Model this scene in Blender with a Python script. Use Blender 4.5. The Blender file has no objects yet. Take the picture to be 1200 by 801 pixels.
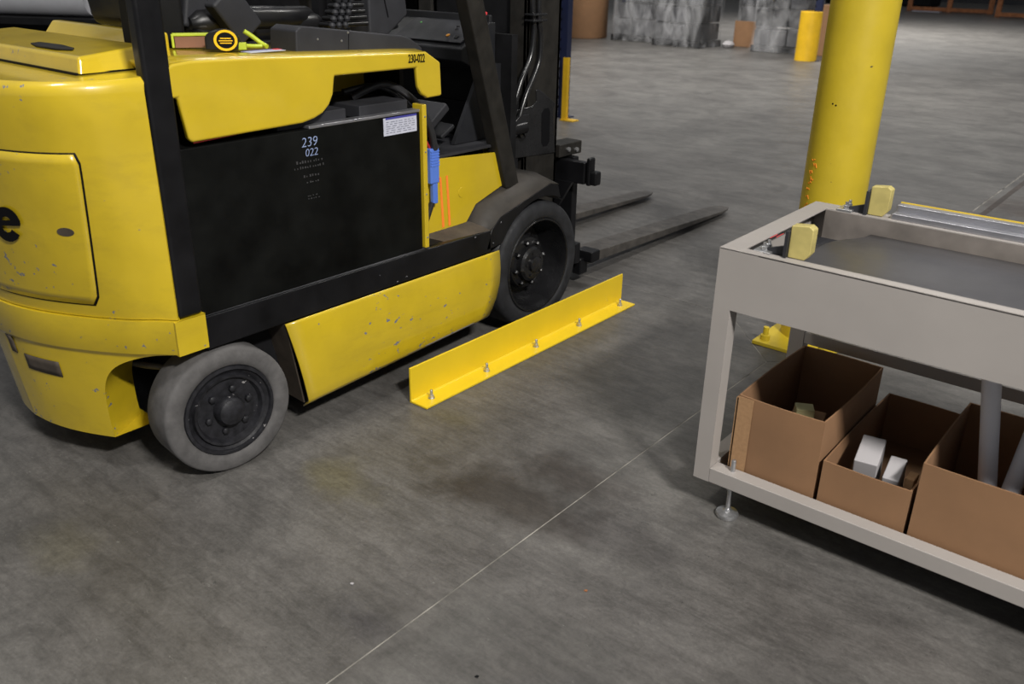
import bpy, bmesh, math, random
from mathutils import Vector, Matrix
random.seed(4)
PI = math.pi
scn = bpy.context.scene
COL = scn.collection

# ------------------------------------------------------------------ camera
cam_d = bpy.data.cameras.new('camera'); cam = bpy.data.objects.new('camera', cam_d); COL.objects.link(cam)
R_ = Vector((0.76943952, 0.63849735, 0.01685077)); U_ = Vector((-0.2688431, 0.2998203, 0.91533118)); F_ = Vector((-0.57938433, 0.7088222, -0.4023492))
M = Matrix((( R_.x, U_.x, -F_.x), (R_.y, U_.y, -F_.y), (R_.z, U_.z, -F_.z))).to_4x4()
M.translation = Vector((0, 0, 1.6)); cam.matrix_world = M
cam_d.sensor_width = 36; cam_d.lens = 1023.727/1200*36; cam_d.clip_start = 0.05; cam_d.clip_end = 200
cam_d.dof.use_dof = True; cam_d.dof.focus_distance = 3.2; cam_d.dof.aperture_fstop = 3.5
scn.camera = cam

# ------------------------------------------------------------------ world, lights, exposure
w = bpy.data.worlds.new('world'); scn.world = w; w.use_nodes = True
w.node_tree.nodes['Background'].inputs[0].default_value = (0.95, 0.97, 1.0, 1)
w.node_tree.nodes['Background'].inputs[1].default_value = 0.27
scn.view_settings.view_transform = 'Standard'; scn.view_settings.look = 'None'
scn.view_settings.exposure = 0.0; scn.view_settings.gamma = 1.0; scn.view_settings.use_curve_mapping = False
def area(loc, sx, sy, power, col=(1, 0.97, 0.92), aim=None, spread=180):
    l = bpy.data.lights.new('ceiling_or_fill_lamp', 'AREA'); l.shape = 'RECTANGLE'; l.size = sx; l.size_y = sy; l.energy = power; l.color = col; l.spread = math.radians(spread)
    o = bpy.data.objects.new('ceiling_or_fill_lamp', l); COL.objects.link(o); o.location = loc
    if aim: o.rotation_euler = (Vector(aim)-Vector(loc)).to_track_quat('-Z', 'Y').to_euler()
    return o
area((3.3, -0.3, 5.2), 1.0, 0.25, 640, aim=(-1.6, 2.2, 0.3))          # key fixture over the aisle, front right
area((-2.4, -0.2, 5.6), 0.3, 0.9, 85)
area((-1.8, 5.9, 5.8), 0.3, 1.6, 130)          # fixture behind the truck: draws the highlight along the hood edge
area((-6.0, 5.2, 5.8), 0.4, 1.2, 60)
area((3.5, 10.5, 6.0), 0.5, 2.4, 160, spread=95)  # added fill lamp for the floor beyond the truck
area((-8.5, 11, 6.5), 0.8, 2.4, 260, spread=105)  # added lamp that brightens the far floor
area((-3.5, 13, 6.5), 0.8, 2.4, 260, spread=105)  # second lamp added as fill over the far floor
area((-8, 24, 7), 3, 5, 1000, spread=110)
area((-9.5, 13.0, 4.6), 0.6, 2.4, 170, aim=(-9.5, 17.5, 0.3), spread=120)  # added lamp aimed at the drum and wrapped loads to brighten them
area((2, 22, 7), 3, 5, 700, spread=110)

# ------------------------------------------------------------------ materials
def new_mat(name):
    m = bpy.data.materials.new(name); m.use_nodes = True
    nt = m.node_tree; b = nt.nodes['Principled BSDF']
    return m, nt, b
def N(nt, t, **k):
    n = nt.nodes.new(t)
    for a, v in k.items(): setattr(n, a, v)
    return n
def ramp(nt, fac, stops):
    r = N(nt, 'ShaderNodeValToRGB'); cr = r.color_ramp
    while len(cr.elements) < len(stops): cr.elements.new(0.5)
    for e, (p, c) in zip(cr.elements, stops):
        e.position = p; e.color = (c, c, c, 1) if not isinstance(c, tuple) else (*c, 1)
    nt.links.new(fac, r.inputs[0]); return r.outputs[0]
def mix(nt, fac, a, b, mode='MIX'):
    m = N(nt, 'ShaderNodeMix', data_type='RGBA', blend_type=mode)
    for s, v in ((m.inputs[0], fac), (m.inputs[6], a), (m.inputs[7], b)):
        if isinstance(v, (int, float)): s.default_value = v
        elif isinstance(v, tuple): s.default_value = (*v, 1)
        else: nt.links.new(v, s)
    return m.outputs[2]
def noise(nt, scale, detail=3, rough=0.55, vec=None, stretch=None, dist=0.0):
    g = N(nt, 'ShaderNodeNewGeometry'); src = g.outputs['Position']
    if stretch:
        mp = N(nt, 'ShaderNodeMapping'); mp.inputs['Scale'].default_value = stretch
        if vec: mp.inputs['Rotation'].default_value = vec
        nt.links.new(src, mp.inputs[0]); src = mp.outputs[0]
    n = N(nt, 'ShaderNodeTexNoise'); n.inputs['Scale'].default_value = scale; n.inputs['Detail'].default_value = detail
    n.inputs['Roughness'].default_value = rough; n.inputs['Distortion'].default_value = dist
    nt.links.new(src, n.inputs['Vector']); return n.outputs['Fac']
def simple(name, col, rough=0.5, metal=0.0, var=0.08, scale=6.0, bump=0.0, bscale=200, coat=0.0, spec=0.5, chips=None, chipcol=(0.16, 0.17, 0.2), smudge=0.0, alpha=None, trans=0.0):
    m, nt, b = new_mat(name)
    n = noise(nt, scale, 4)
    dark = tuple(c*(1-var*1.5) for c in col); lite = tuple(min(1, c*(1+var)) for c in col)
    c = ramp(nt, n, [(0.3, dark), (0.7, lite)])
    if smudge:
        s = noise(nt, 9, 5, 0.7, stretch=(1, 0.35, 1.6))
        c = mix(nt, ramp(nt, s, [(0.52, 0.0), (0.72, smudge)]), c, tuple(x*0.45+0.02 for x in col))
    if chips:
        k = noise(nt, 42, 3, 0.6, stretch=(1, 0.6, 1)); k2 = noise(nt, 5, 2)
        mm = N(nt, 'ShaderNodeMath', operation='MULTIPLY'); nt.links.new(k, mm.inputs[0]); nt.links.new(ramp(nt, k2, [(0.35, 0.78), (0.65, 1.0)]), mm.inputs[1])
        c = mix(nt, ramp(nt, mm.outputs[0], [(chips, 0.0), (chips+0.012, 1.0)]), c, chipcol)
    nt.links.new(c, b.inputs['Base Color'])
    b.inputs['Metallic'].default_value = metal
    rr = ramp(nt, noise(nt, scale*2.3, 4), [(0.3, max(0, rough-0.06)), (0.7, min(1, rough+0.08))])
    nt.links.new(rr, b.inputs['Roughness'])
    b.inputs['Specular IOR Level'].default_value = spec
    if coat: b.inputs['Coat Weight'].default_value = coat; b.inputs['Coat Roughness'].default_value = 0.09
    if trans: b.inputs['Transmission Weight'].default_value = trans
    if alpha is not None: b.inputs['Alpha'].default_value = alpha
    if bump:
        bp = N(nt, 'ShaderNodeBump'); bp.inputs['Strength'].default_value = bump; bp.inputs['Distance'].default_value = 0.002
        nt.links.new(noise(nt, bscale, 3), bp.inputs['Height']); nt.links.new(bp.outputs[0], b.inputs['Normal'])
    return m
YEL = (0.545, 0.390, 0.014)
MT = dict(
 truck = simple('truck_yellow_paint', YEL, 0.34, var=0.06, coat=0.9, bump=0.02, bscale=260, chips=0.632, smudge=0.22),
 hood = simple('hood_yellow_paint', YEL, 0.33, var=0.04, coat=1.0, bump=0.015, bscale=260, smudge=0.08),
 angle = simple('guard_yellow_paint', (0.70, 0.495, 0.014), 0.38, var=0.03, coat=0.2),
 column = simple('column_yellow_paint', (0.50, 0.37, 0.020), 0.42, var=0.06, chips=0.70, chipcol=(0.06, 0.05, 0.03), coat=0.15, bump=0.1, bscale=60),
 farguard = simple('rack_guard_yellow', (0.70, 0.42, 0.01), 0.45),
 black = simple('black_paint', (0.007, 0.007, 0.008), 0.36, spec=0.22, var=0.3, bump=0.1, bscale=120, chips=0.70, chipcol=(0.2, 0.2, 0.22)),
 battery = simple('battery_black_steel', (0.0045, 0.0048, 0.0045), 0.42, spec=0.14, var=0.4, smudge=0.0, bump=0.05),
 dusty = simple('dusty_black_steel', (0.016, 0.0145, 0.0125), 0.55, spec=0.25, var=0.3, scale=12, chips=0.71, chipcol=(0.1, 0.09, 0.08)),
 dustbrown = simple('dusty_step_plate', (0.060, 0.046, 0.034), 0.7, var=0.35, scale=9, smudge=0.3),
 plastic = simple('dark_grey_plastic', (0.015, 0.0155, 0.018), 0.5, spec=0.3, var=0.2, bump=0.1, bscale=400),
 plastic2 = simple('mid_grey_plastic', (0.028, 0.0285, 0.033), 0.55, spec=0.3, var=0.2, bump=0.1, bscale=400),
 vinyl = simple('black_vinyl', (0.009, 0.009, 0.010), 0.33, spec=0.35, var=0.3, bump=0.1, bscale=90),
 rubber = simple('grey_dusty_rubber', (0.090, 0.086, 0.085), 0.85, var=0.18, scale=22, bump=0.4, bscale=90, chips=0.69, chipcol=(0.06, 0.06, 0.06)),
 rubber2 = simple('black_rubber', (0.020, 0.0205, 0.023), 0.65, spec=0.3, var=0.25, scale=20, bump=0.35, bscale=70),
 rim = simple('dark_rim', (0.014, 0.014, 0.017), 0.5, spec=0.35, var=0.35, scale=40, bump=0.4, bscale=80, chips=0.635, chipcol=(0.25, 0.24, 0.24)),
 rimglossy = simple('oily_black_hub', (0.010, 0.010, 0.011), 0.26, var=0.3, bump=0.5, bscale=50),
 hose = simple('black_hydraulic_hose', (0.01, 0.01, 0.011), 0.24, var=0.1),
 fender = simple('dusty_fender_steel', (0.034, 0.029, 0.024), 0.6, spec=0.35, var=0.3, scale=9),
 shaded_inner = simple('shaded_inner_steel', (0.17, 0.15, 0.135), 0.5, var=0.25, scale=7),  # darker than the table paint: shade painted into the inner back wall
 sealant = simple('brown_joint_sealant', (0.045, 0.034, 0.028), 0.7, var=0.3),
 steel = simple('worn_fork_steel', (0.075, 0.068, 0.061), 0.45, metal=0.2, var=0.3, scale=14, chips=0.68, chipcol=(0.25, 0.24, 0.23)),
 zinc = simple('zinc_plated_steel', (0.55, 0.55, 0.56), 0.36, metal=0.9, var=0.15, scale=60),
 alu = simple('brushed_aluminium', (0.40, 0.40, 0.43), 0.33, metal=0.8, var=0.08),
 table = simple('table_offwhite_paint', (0.315, 0.290, 0.272), 0.5, var=0.03, bump=0.04, bscale=300),
 card = simple('corrugated_cardboard', (0.225, 0.120, 0.058), 0.85, var=0.07, scale=5, bump=0.1, bscale=120),
 cardedge = simple('cardboard_cut_edge', (0.32, 0.185, 0.09), 0.9, var=0.1, scale=80),
 tapemat = simple('clear_packing_tape', (0.255, 0.140, 0.068), 0.22, var=0.04),
 tube = simple('white_plastic_tube', (0.62, 0.61, 0.65), 0.45, var=0.03),
 foam = simple('white_foam', (0.36, 0.345, 0.355), 0.8, var=0.03),
 creamfoam = simple('cream_foam', (0.36, 0.34, 0.18), 0.8, var=0.05),
 urethane = simple('amber_urethane', (0.46, 0.385, 0.135), 0.42, var=0.08, scale=30),
 ambsmear = simple('amber_strip', (0.60, 0.42, 0.03), 0.4),
 belt = simple('grey_conveyor_film', (0.050, 0.048, 0.052), 0.36, var=0.12, scale=5),
 blue = simple('blue_connector_plastic', (0.09, 0.19, 0.62), 0.42, var=0.08),
 label = simple('white_label', (0.50, 0.51, 0.60), 0.5, var=0.04, scale=40),
 ink = simple('black_ink', (0.004, 0.004, 0.005), 0.6, spec=0.12),
 greyink = simple('grey_ink', (0.20, 0.21, 0.26), 0.6),
 faint = simple('faint_stamp_ink', (0.035, 0.035, 0.036), 0.6),
 chalk = simple('paint_marker', (0.24, 0.30, 0.48), 0.6),
 orange = simple('orange_laser_tint', (0.95, 0.23, 0.03), 0.5),
 orangecol = simple('orange_scribble', (0.75, 0.20, 0.01), 0.6),
 red = simple('red_marking_and_laser', (0.65, 0.04, 0.05), 0.5),
 bluedecal = simple('blue_decal', (0.06, 0.06, 0.30), 0.4),
 hivis = simple('lime_plastic', (0.42, 0.50, 0.03), 0.4),
 brown = simple('brown_board', (0.20, 0.09, 0.05), 0.7),
 tapeyellow = simple('tape_case_yellow', (0.85, 0.50, 0.01), 0.35),
 navy = simple('rack_navy_paint', (0.007, 0.012, 0.045), 0.45, var=0.15),
 wood = simple('orange_pallet_wood', (0.34, 0.13, 0.05), 0.8, var=0.25, scale=10),
 dark = simple('dark_bin', (0.007, 0.007, 0.008), 0.6, spec=0.2, var=0.4),
 wrapcore = simple('dark_goods', (0.06, 0.06, 0.064), 0.5, var=0.4, scale=4),
 whitefilm = simple('white_roll_paper', (0.55, 0.55, 0.58), 0.5, var=0.04),
 wall = simple('warehouse_wall_paint', (0.05, 0.05, 0.055), 0.8, var=0.2, scale=0.5),
 cable = simple('cable_sheath', (0.02, 0.02, 0.022), 0.4),
 redcable = simple('red_cable', (0.35, 0.02, 0.02), 0.45),
 led = simple('green_mark', (0.08, 0.5, 0.05), 0.4),
 amber = simple('amber_button', (0.85, 0.35, 0.02), 0.4),
)
# shrink wrap: crinkled, partly see-through film
def wrap_mat():
    m, nt, b = new_mat('crinkled_clear_wrap')
    b.inputs['Base Color'].default_value = (0.80, 0.80, 0.82, 1); b.inputs['Roughness'].default_value = 0.2
    a = ramp(nt, noise(nt, 2.6, 4, 0.6, stretch=(1, 1, 0.45), dist=1.2), [(0.40, 0.04), (0.74, 0.30)])
    nt.links.new(a, b.inputs['Alpha'])
    bp = N(nt, 'ShaderNodeBump'); bp.inputs['Strength'].default_value = 0.8; bp.inputs['Distance'].default_value = 0.03
    nt.links.new(noise(nt, 2.2, 3, 0.5, dist=1.0), bp.inputs['Height']); nt.links.new(bp.outputs[0], b.inputs['Normal'])
    return m
MT['wrap'] = wrap_mat()
# polished, scuffed concrete
def floor_mat():
    m, nt, b = new_mat('polished_concrete')
    base = ramp(nt, noise(nt, 1.1, 5, 0.6), [(0.30, (0.094, 0.088, 0.083)), (0.52, (0.124, 0.118, 0.111)), (0.72, (0.146, 0.139, 0.130))])
    blot = ramp(nt, noise(nt, 2.6, 5, 0.65, dist=0.8), [(0.38, 0.66), (0.60, 1.04)])
    c = mix(nt, 0.75, base, blot, 'MULTIPLY')
    st = ramp(nt, noise(nt, 9.0, 8, 0.78, stretch=(0.30, 2.4, 1), vec=(0, 0, 0.10)), [(0.41, 0.25), (0.55, 1.05)])      # scrub and tyre streaks along x
    c = mix(nt, 0.26, c, st, 'MULTIPLY')
    st2 = ramp(nt, noise(nt, 14.0, 8, 0.8, stretch=(0.9, 1.3, 1), dist=0.8), [(0.42, 0.45), (0.56, 1.06)])
    c = mix(nt, 0.34, c, st2, 'MULTIPLY')
    fine = ramp(nt, noise(nt, 75, 6, 0.8), [(0.36, 0.50), (0.60, 1.10)])
    c = mix(nt, 0.38, c, fine, 'MULTIPLY')
    pits = ramp(nt, noise(nt, 26, 4, 0.8, dist=1.2), [(0.665, 0.0), (0.70, 0.55)])
    c = mix(nt, pits, c, (0.030, 0.029, 0.028))
    lt = ramp(nt, noise(nt, 40, 4, 0.85, stretch=(0.6, 1.5, 1)), [(0.64, 0.0), (0.70, 0.38)])
    c = mix(nt, lt, c, (0.24, 0.235, 0.22))
    # real dark oily stains on the slab, plus olive tints painted for yellow bounce light
    g = N(nt, 'ShaderNodeNewGeometry'); sep = N(nt, 'ShaderNodeSeparateXYZ'); nt.links.new(g.outputs['Position'], sep.inputs[0])
    wob = noise(nt, 3.0, 4, 0.65)
    def stain_or_bounce(c, x, y, rx, ry, col, amt):
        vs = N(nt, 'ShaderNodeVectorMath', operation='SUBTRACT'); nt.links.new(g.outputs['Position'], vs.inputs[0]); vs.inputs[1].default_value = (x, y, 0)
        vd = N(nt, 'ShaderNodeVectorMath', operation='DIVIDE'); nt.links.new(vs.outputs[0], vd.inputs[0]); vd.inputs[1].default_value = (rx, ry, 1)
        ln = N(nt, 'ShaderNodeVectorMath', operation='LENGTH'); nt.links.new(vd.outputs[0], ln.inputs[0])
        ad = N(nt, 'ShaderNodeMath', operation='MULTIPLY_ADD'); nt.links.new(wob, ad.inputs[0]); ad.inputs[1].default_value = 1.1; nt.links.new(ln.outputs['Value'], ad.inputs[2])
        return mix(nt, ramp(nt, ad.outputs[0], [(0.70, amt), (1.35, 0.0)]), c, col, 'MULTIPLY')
    for s in STAINS_AND_BOUNCE: c = stain_or_bounce(c, *s)
    nt.links.new(c, b.inputs['Base Color'])
    r = ramp(nt, noise(nt, 3.5, 5, 0.65, stretch=(0.5, 1.5, 1)), [(0.3, 0.36), (0.7, 0.52)])
    nt.links.new(r, b.inputs['Roughness']); b.inputs['Specular IOR Level'].default_value = 0.42
    bp = N(nt, 'ShaderNodeBump'); bp.inputs['Strength'].default_value = 0.12; bp.inputs['Distance'].default_value = 0.002
    nt.links.new(noise(nt, 90, 5, 0.7), bp.inputs['Height']); nt.links.new(bp.outputs[0], b.inputs['Normal'])
    return m
STAINS_AND_BOUNCE = [(-1.55, 1.85, 0.75, 0.42, (0.42, 0.385, 0.36), 1.0), (-1.40, 2.10, 0.60, 0.34, (0.54, 0.50, 0.48), 1.0), (-1.1, 1.9, 0.5, 0.3, (0.66, 0.65, 0.66), 0.9),
          (-2.02, 1.55, 0.46, 0.30, (1.0, 0.96, 0.70), 0.9), (-1.99, 2.12, 0.33, 0.22, (1.0, 0.96, 0.74), 0.8), (-2.35, 0.80, 0.35, 0.25, (1.0, 0.97, 0.80), 0.8),  # olive tints: yellow bounce light painted into the floor colour
          (-0.75, 1.2, 0.7, 0.35, (0.66, 0.66, 0.72), 0.8), (-0.9, 7.2, 1.0, 1.3, (0.62, 0.50, 0.44), 0.8), (-0.3, 1.7, 0.6, 0.3, (0.72, 0.71, 0.72), 0.8),
          (-1.42, 1.15, 0.35, 0.22, (0.62, 0.62, 0.70), 0.8), (-1.8, 3.6, 0.6, 0.5, (0.78, 0.77, 0.76), 0.7)]
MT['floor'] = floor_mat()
MT['jointfill'] = simple('dusty_joint', (0.24, 0.225, 0.20), 0.9, var=0.7, scale=6)

# ------------------------------------------------------------------ mesh helpers (all shapes are given in world metres)
class B:
    def __init__(s): s.bm = bmesh.new()
    def box(s, x0, x1, y0, y1, z0, z1, mat=None):
        v = [s.bm.verts.new(p) for p in ((x0,y0,z0),(x1,y0,z0),(x1,y1,z0),(x0,y1,z0),(x0,y0,z1),(x1,y0,z1),(x1,y1,z1),(x0,y1,z1))]
        for f in ((3,2,1,0),(4,5,6,7),(0,1,5,4),(1,2,6,5),(2,3,7,6),(3,0,4,7)): s.bm.faces.new([v[i] for i in f])
        if mat is not None: bmesh.ops.transform(s.bm, matrix=mat, verts=v)
        return s
    def prism(s, pts, d, close=True):
        """extrude the planar polygon pts (3-D) along the vector d"""
        d = Vector(d); a = [s.bm.verts.new(p) for p in pts]; b = [s.bm.verts.new(Vector(p)+d) for p in pts]
        n = len(pts)
        if close: s.bm.faces.new(a); s.bm.faces.new(b[::-1])
        for i in range(n): s.bm.faces.new((a[i], b[i], b[(i+1) % n], a[(i+1) % n]))
        return s
    def px(s, x, yz, t):            # profile in the y-z plane at x, thickness t towards -x
        return s.prism([(x, y, z) for y, z in yz], (-t, 0, 0))
    def pz(s, z, xy, t): return s.prism([(x, y, z) for x, y in xy], (0, 0, t))
    def py(s, y, xz, t): return s.prism([(x, y, z) for x, z in xz], (0, t, 0))
    def tube(s, pts, r, seg=12, cap=True):
        pts = [Vector(p) for p in pts]; rings = []
        up = Vector((0, 0, 1))
        t0 = (pts[1]-pts[0]).normalized(); nrm = t0.cross(up)
        if nrm.length < 0.05: nrm = t0.cross(Vector((1, 0, 0)))
        nrm.normalize()
        for i, p in enumerate(pts):
            t = (pts[min(i+1, len(pts)-1)]-pts[max(i-1, 0)]).normalized()
            nrm = (nrm-t*nrm.dot(t)).normalized(); bn = t.cross(nrm)
            rr = r[i] if isinstance(r, (list, tuple)) else r
            rings.append([s.bm.verts.new(p+nrm*rr*math.cos(2*PI*k/seg)+bn*rr*math.sin(2*PI*k/seg)) for k in range(seg)])
        for a, b in zip(rings, rings[1:]):
            for k in range(seg): s.bm.faces.new((a[k], a[(k+1) % seg], b[(k+1) % seg], b[k]))
        if cap: s.bm.faces.new(rings[0][::-1]); s.bm.faces.new(rings[-1])
        return s
    def lathe(s, prof, org, ax=(0, 0, 1), seg=32, ref=None):
        """prof: (radius, distance along ax)"""
        ax = Vector(ax).normalized(); o = Vector(org)
        a = Vector(ref) if ref else (Vector((0, 0, 1)).cross(ax) if abs(ax.z) < .9 else Vector((1, 0, 0))); a.normalize(); b = ax.cross(a)
        rings = []
        for r, h in prof:
            if r < 1e-5: rings.append([s.bm.verts.new(o+ax*h)])
            else: rings.append([s.bm.verts.new(o+ax*h+a*r*math.cos(2*PI*k/seg)+b*r*math.sin(2*PI*k/seg)) for k in range(seg)])
        for p, q in zip(rings, rings[1:]):
            for k in range(seg):
                k2 = (k+1) % seg
                if len(p) == 1 and len(q) == 1: continue
                if len(p) == 1: s.bm.faces.new((p[0], q[k2], q[k]))
                elif len(q) == 1: s.bm.faces.new((p[k], p[k2], q[0]))
                else: s.bm.faces.new((p[k], p[k2], q[k2], q[k]))
        return s
    def grid(s, rows):
        vs = [[s.bm.verts.new(p) for p in r] for r in rows]
        for a, b in zip(vs, vs[1:]):
            for k in range(len(a)-1): s.bm.faces.new((a[k], a[k+1], b[k+1], b[k]))
        return s
    def xform(s, m): bmesh.ops.transform(s.bm, matrix=m, verts=s.bm.verts); return s
def O(name, b, mat, parent=None, bevel=0.0, seg=2, thick=0.0, smooth=38, origin=None):
    bm = b.bm if isinstance(b, B) else b
    bmesh.ops.recalc_face_normals(bm, faces=bm.faces)
    if origin is None:
        off = parent.matrix_local.translation.copy() if parent else None
        p = parent
        off = Vector((0, 0, 0))
        while p is not None: off += p.location; p = p.parent
        if parent is None and bm.verts:
            xs = [v.co for v in bm.verts]; off = Vector(((min(v.x for v in xs)+max(v.x for v in xs))/2, (min(v.y for v in xs)+max(v.y for v in xs))/2, min(v.z for v in xs)))
    else: off = Vector(origin)
    for v in bm.verts: v.co -= off
    if smooth:
        lim = math.radians(smooth)
        for f in bm.faces: f.smooth = True
        for e in bm.edges:
            if len(e.link_faces) == 2 and e.calc_face_angle(0) > lim: e.smooth = False
    me = bpy.data.meshes.new(name); bm.to_mesh(me); bm.free()
    mats = mat if isinstance(mat, list) else [mat]
    for k in mats: me.materials.append(MT[k])
    o = bpy.data.objects.new(name, me); COL.objects.link(o)
    if parent: o.parent = parent
    else: o.location = off
    if thick:
        md = o.modifiers.new('thickness', 'SOLIDIFY'); md.thickness = thick; md.offset = -1
    if bevel:
        md = o.modifiers.new('edge', 'BEVEL'); md.width = bevel; md.segments = seg; md.limit_method = 'ANGLE'; md.angle_limit = math.radians(40); md.harden_normals = True
    return o
def tag(o, label=None, cat=None, group=None, kind=None):
    if label: o['label'] = label
    if cat: o['category'] = cat
    if group: o['group'] = group
    if kind: o['kind'] = kind
    return o
def thing(name, loc, label, cat, group=None):
    o = bpy.data.objects.new(name, None); COL.objects.link(o); o.location = loc; o.empty_display_size = 0.1
    return tag(o, label, cat, group)
def text(name, s, size, mtx, mat, parent, ext=0.0006, shear=0.0, bold=0.0):
    c = bpy.data.curves.new(name, 'FONT'); c.body = s; c.size = size; c.extrude = ext; c.shear = shear; c.offset = bold
    c.align_x = 'CENTER'; c.align_y = 'CENTER'
    t = bpy.data.objects.new(name, c); COL.objects.link(t)
    bpy.context.view_layer.update()
    me = bpy.data.meshes.new_from_object(t.evaluated_get(bpy.context.evaluated_depsgraph_get()))
    bpy.data.objects.remove(t)
    bm = bmesh.new(); bm.from_mesh(me); bpy.data.meshes.remove(me)
    bmesh.ops.transform(bm, matrix=mtx, verts=bm.verts)
    return O(name, bm, mat, parent, smooth=0)
def frame(o, x, y):     # matrix with the given origin, x axis and y axis
    x = Vector(x).normalized(); y = Vector(y); z = x.cross(y).normalized(); y = z.cross(x)
    m = Matrix(((x.x, y.x, z.x), (x.y, y.y, z.y), (x.z, y.z, z.z))).to_4x4(); m.translation = Vector(o); return m
def cat(ctrl, t):       # Catmull-Rom through control tuples, t in 0..len-1
    n = len(ctrl)-1; i = min(int(t), n-1); f = t-i
    p = [Vector(ctrl[max(0, min(n, i+k))]) for k in (-1, 0, 1, 2)]
    return 0.5*((2*p[1])+(-p[0]+p[2])*f+(2*p[0]-5*p[1]+4*p[2]-p[3])*f*f+(-p[0]+3*p[1]-3*p[2]+p[3])*f**3)
def smoothpath(ctrl, n): return [cat(ctrl, (len(ctrl)-1)*k/(n-1)) for k in range(n)]

# ================================================================== SETTING
fl = B(); fl.box(-45, 30, -4, 48, -0.30, -0.0012)
floor = tag(O('floor', fl, 'jointfill', smooth=0, origin=(0, 0, 0)), kind='structure')
JX = -1.336
def slab(pts):
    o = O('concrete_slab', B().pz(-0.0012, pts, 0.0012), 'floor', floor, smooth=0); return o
g = 0.0024
# saw-cut joints: one runs along y, one crosses at y = 3.80, and a diamond isolates the yellow column
d = 0.40; cx_, cy_ = -1.31, 3.80
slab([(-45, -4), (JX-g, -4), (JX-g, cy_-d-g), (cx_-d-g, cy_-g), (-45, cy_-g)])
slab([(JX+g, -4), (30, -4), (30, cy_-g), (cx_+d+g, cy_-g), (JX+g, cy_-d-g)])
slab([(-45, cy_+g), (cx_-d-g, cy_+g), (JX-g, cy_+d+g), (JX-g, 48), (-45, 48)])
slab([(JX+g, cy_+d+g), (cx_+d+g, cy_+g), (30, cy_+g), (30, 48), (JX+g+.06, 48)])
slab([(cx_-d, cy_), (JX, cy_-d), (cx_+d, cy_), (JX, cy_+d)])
O('joint_sealant', B().box(-1.277, -1.236, 5.2, 47, -.001, .0006), 'sealant', floor, smooth=0)
for n_, a in (('wall_back', (-45, 30, 47.8, 48, 0, 8)), ('wall_left', (-45, -44.8, -4, 47.8, 0, 8))):
    tag(O(n_, B().box(*a), 'wall', smooth=0), kind='structure')

# ================================================================== FORKLIFT
S = -2.33; CX = -2.95
def mx(x): return 2*CX-x
FK = thing('forklift', (CX, 2.2, 0), 'yellow electric counterbalance forklift with black mast and lowered forks', 'forklift')

# ---- counterweight
CB = [(.62,1.25),(.56,1.205),(.50,1.154),(.38,1.082),(.245,1.02),(.12,.985),(0,.972)]
CT = [(.62,1.25),(.618,1.16),(.592,1.08),(.53,1.0),(.40,.935),(.2,.895),(0,.88)]
def outl(t, k, inset=0.0):
    """outline at parameter t (0 near side .. 12 far side), k 0 = foot, 1 = top"""
    m = t if t <= 6 else 12-t
    m = max(0, m); a = cat(CB, m); b = cat(CT, m); p = a.lerp(b, k)
    if inset:
        e = cat(CB, min(6, m+.05))-cat(CB, max(0, m-.05)); nrm = Vector((-e.y, e.x)).normalized()   # inward
        if nrm.y < 0: nrm = -nrm
        p = p+nrm*inset
    return (CX+p.x if t <= 6 else CX-p.x, p.y)
ZB, ZT = .575, 1.285
def wpt(t, z, out=0.0):
    k = max(0, min(1, (z-ZB)/(ZT-ZB))); x, y = outl(t, k**.9, -out); return Vector((x, y, z))
cw = B(); NT = 72
ts = [12*i/NT for i in range(NT+1)]
rows = [[wpt(t, ZB, -.012) for t in ts]]
for z in (.578, .66, .78, .92, 1.06, 1.18, 1.25): rows.append([wpt(t, z) for t in ts])
for z, ins in ((1.268, .004), (1.279, .012), (1.286, .026)): rows.append([wpt(t, z, -ins) for t in ts])
cw.grid(rows)
def capgrid(b, row, yin, z):
    b.grid([row, [Vector((p.x, max(p.y, yin), z)) for p in row]])
capgrid(cw, rows[-1], 1.34, 1.290)
cw.grid([[wpt(0, ZB, -.012), wpt(0, ZT)], [Vector((S, 1.25, ZB)), Vector((S, 1.25, ZT))]])
CW = O('counterweight_body', cw, 'truck', FK, smooth=50)
# lower weight: proud band, then a skirt that tapers under, cut by the wheel arch
arch0 = [(.466, .0), (.462, .7), (.456, 1.35), (.444, 1.95), (.42, 2.42), (.38, 2.75), (.32, 2.95), (.25, 3.02), (.19, 3.05), (.13, 3.05)]
arch = [tuple(v) for v in smoothpath(arch0, 30)]
def lowins(z):
    if z >= .4665: return -.010
    u = (.4665-z)/.3365
    return -.010+min(1, u/.05)*.010+.040*u
def low(t, z):
    ins = lowins(z)
    x, y = outl(t, 0, ins); return Vector((x, y, z))
lw = B()
lw.grid([[low(t, .575) for t in ts], [low(t, .4665) for t in ts], [low(t, .4660) for t in ts]])
rows = []
for i, (z, ta) in enumerate(arch):
    rows.append([low(ta+(12-2*ta)*k/48, z) for k in range(49)])
lw.grid(rows)
for side in (0, -1):
    dv = Vector((-.09, .14, 0)) if side == 0 else Vector((.09, .14, 0))
    e = [r[side] for r in rows]; lw.grid([e, [p+dv for p in e]])
b0 = rows[-1]; lw.grid([b0, [Vector((p.x, 1.27, .13)) for p in b0]])
capgrid(lw, [low(t, .575) for t in ts], 1.34, .576)
for s_ in (1, -1):
    X = lambda x: x if s_ == 1 else mx(x)
    x0, x1 = sorted((X(S+.006), X(S-.10))); lw.box(x0, x1, 1.235, 1.338, .462, .574)
LW = O('counterweight_base', lw, 'truck', FK, smooth=40)
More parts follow.
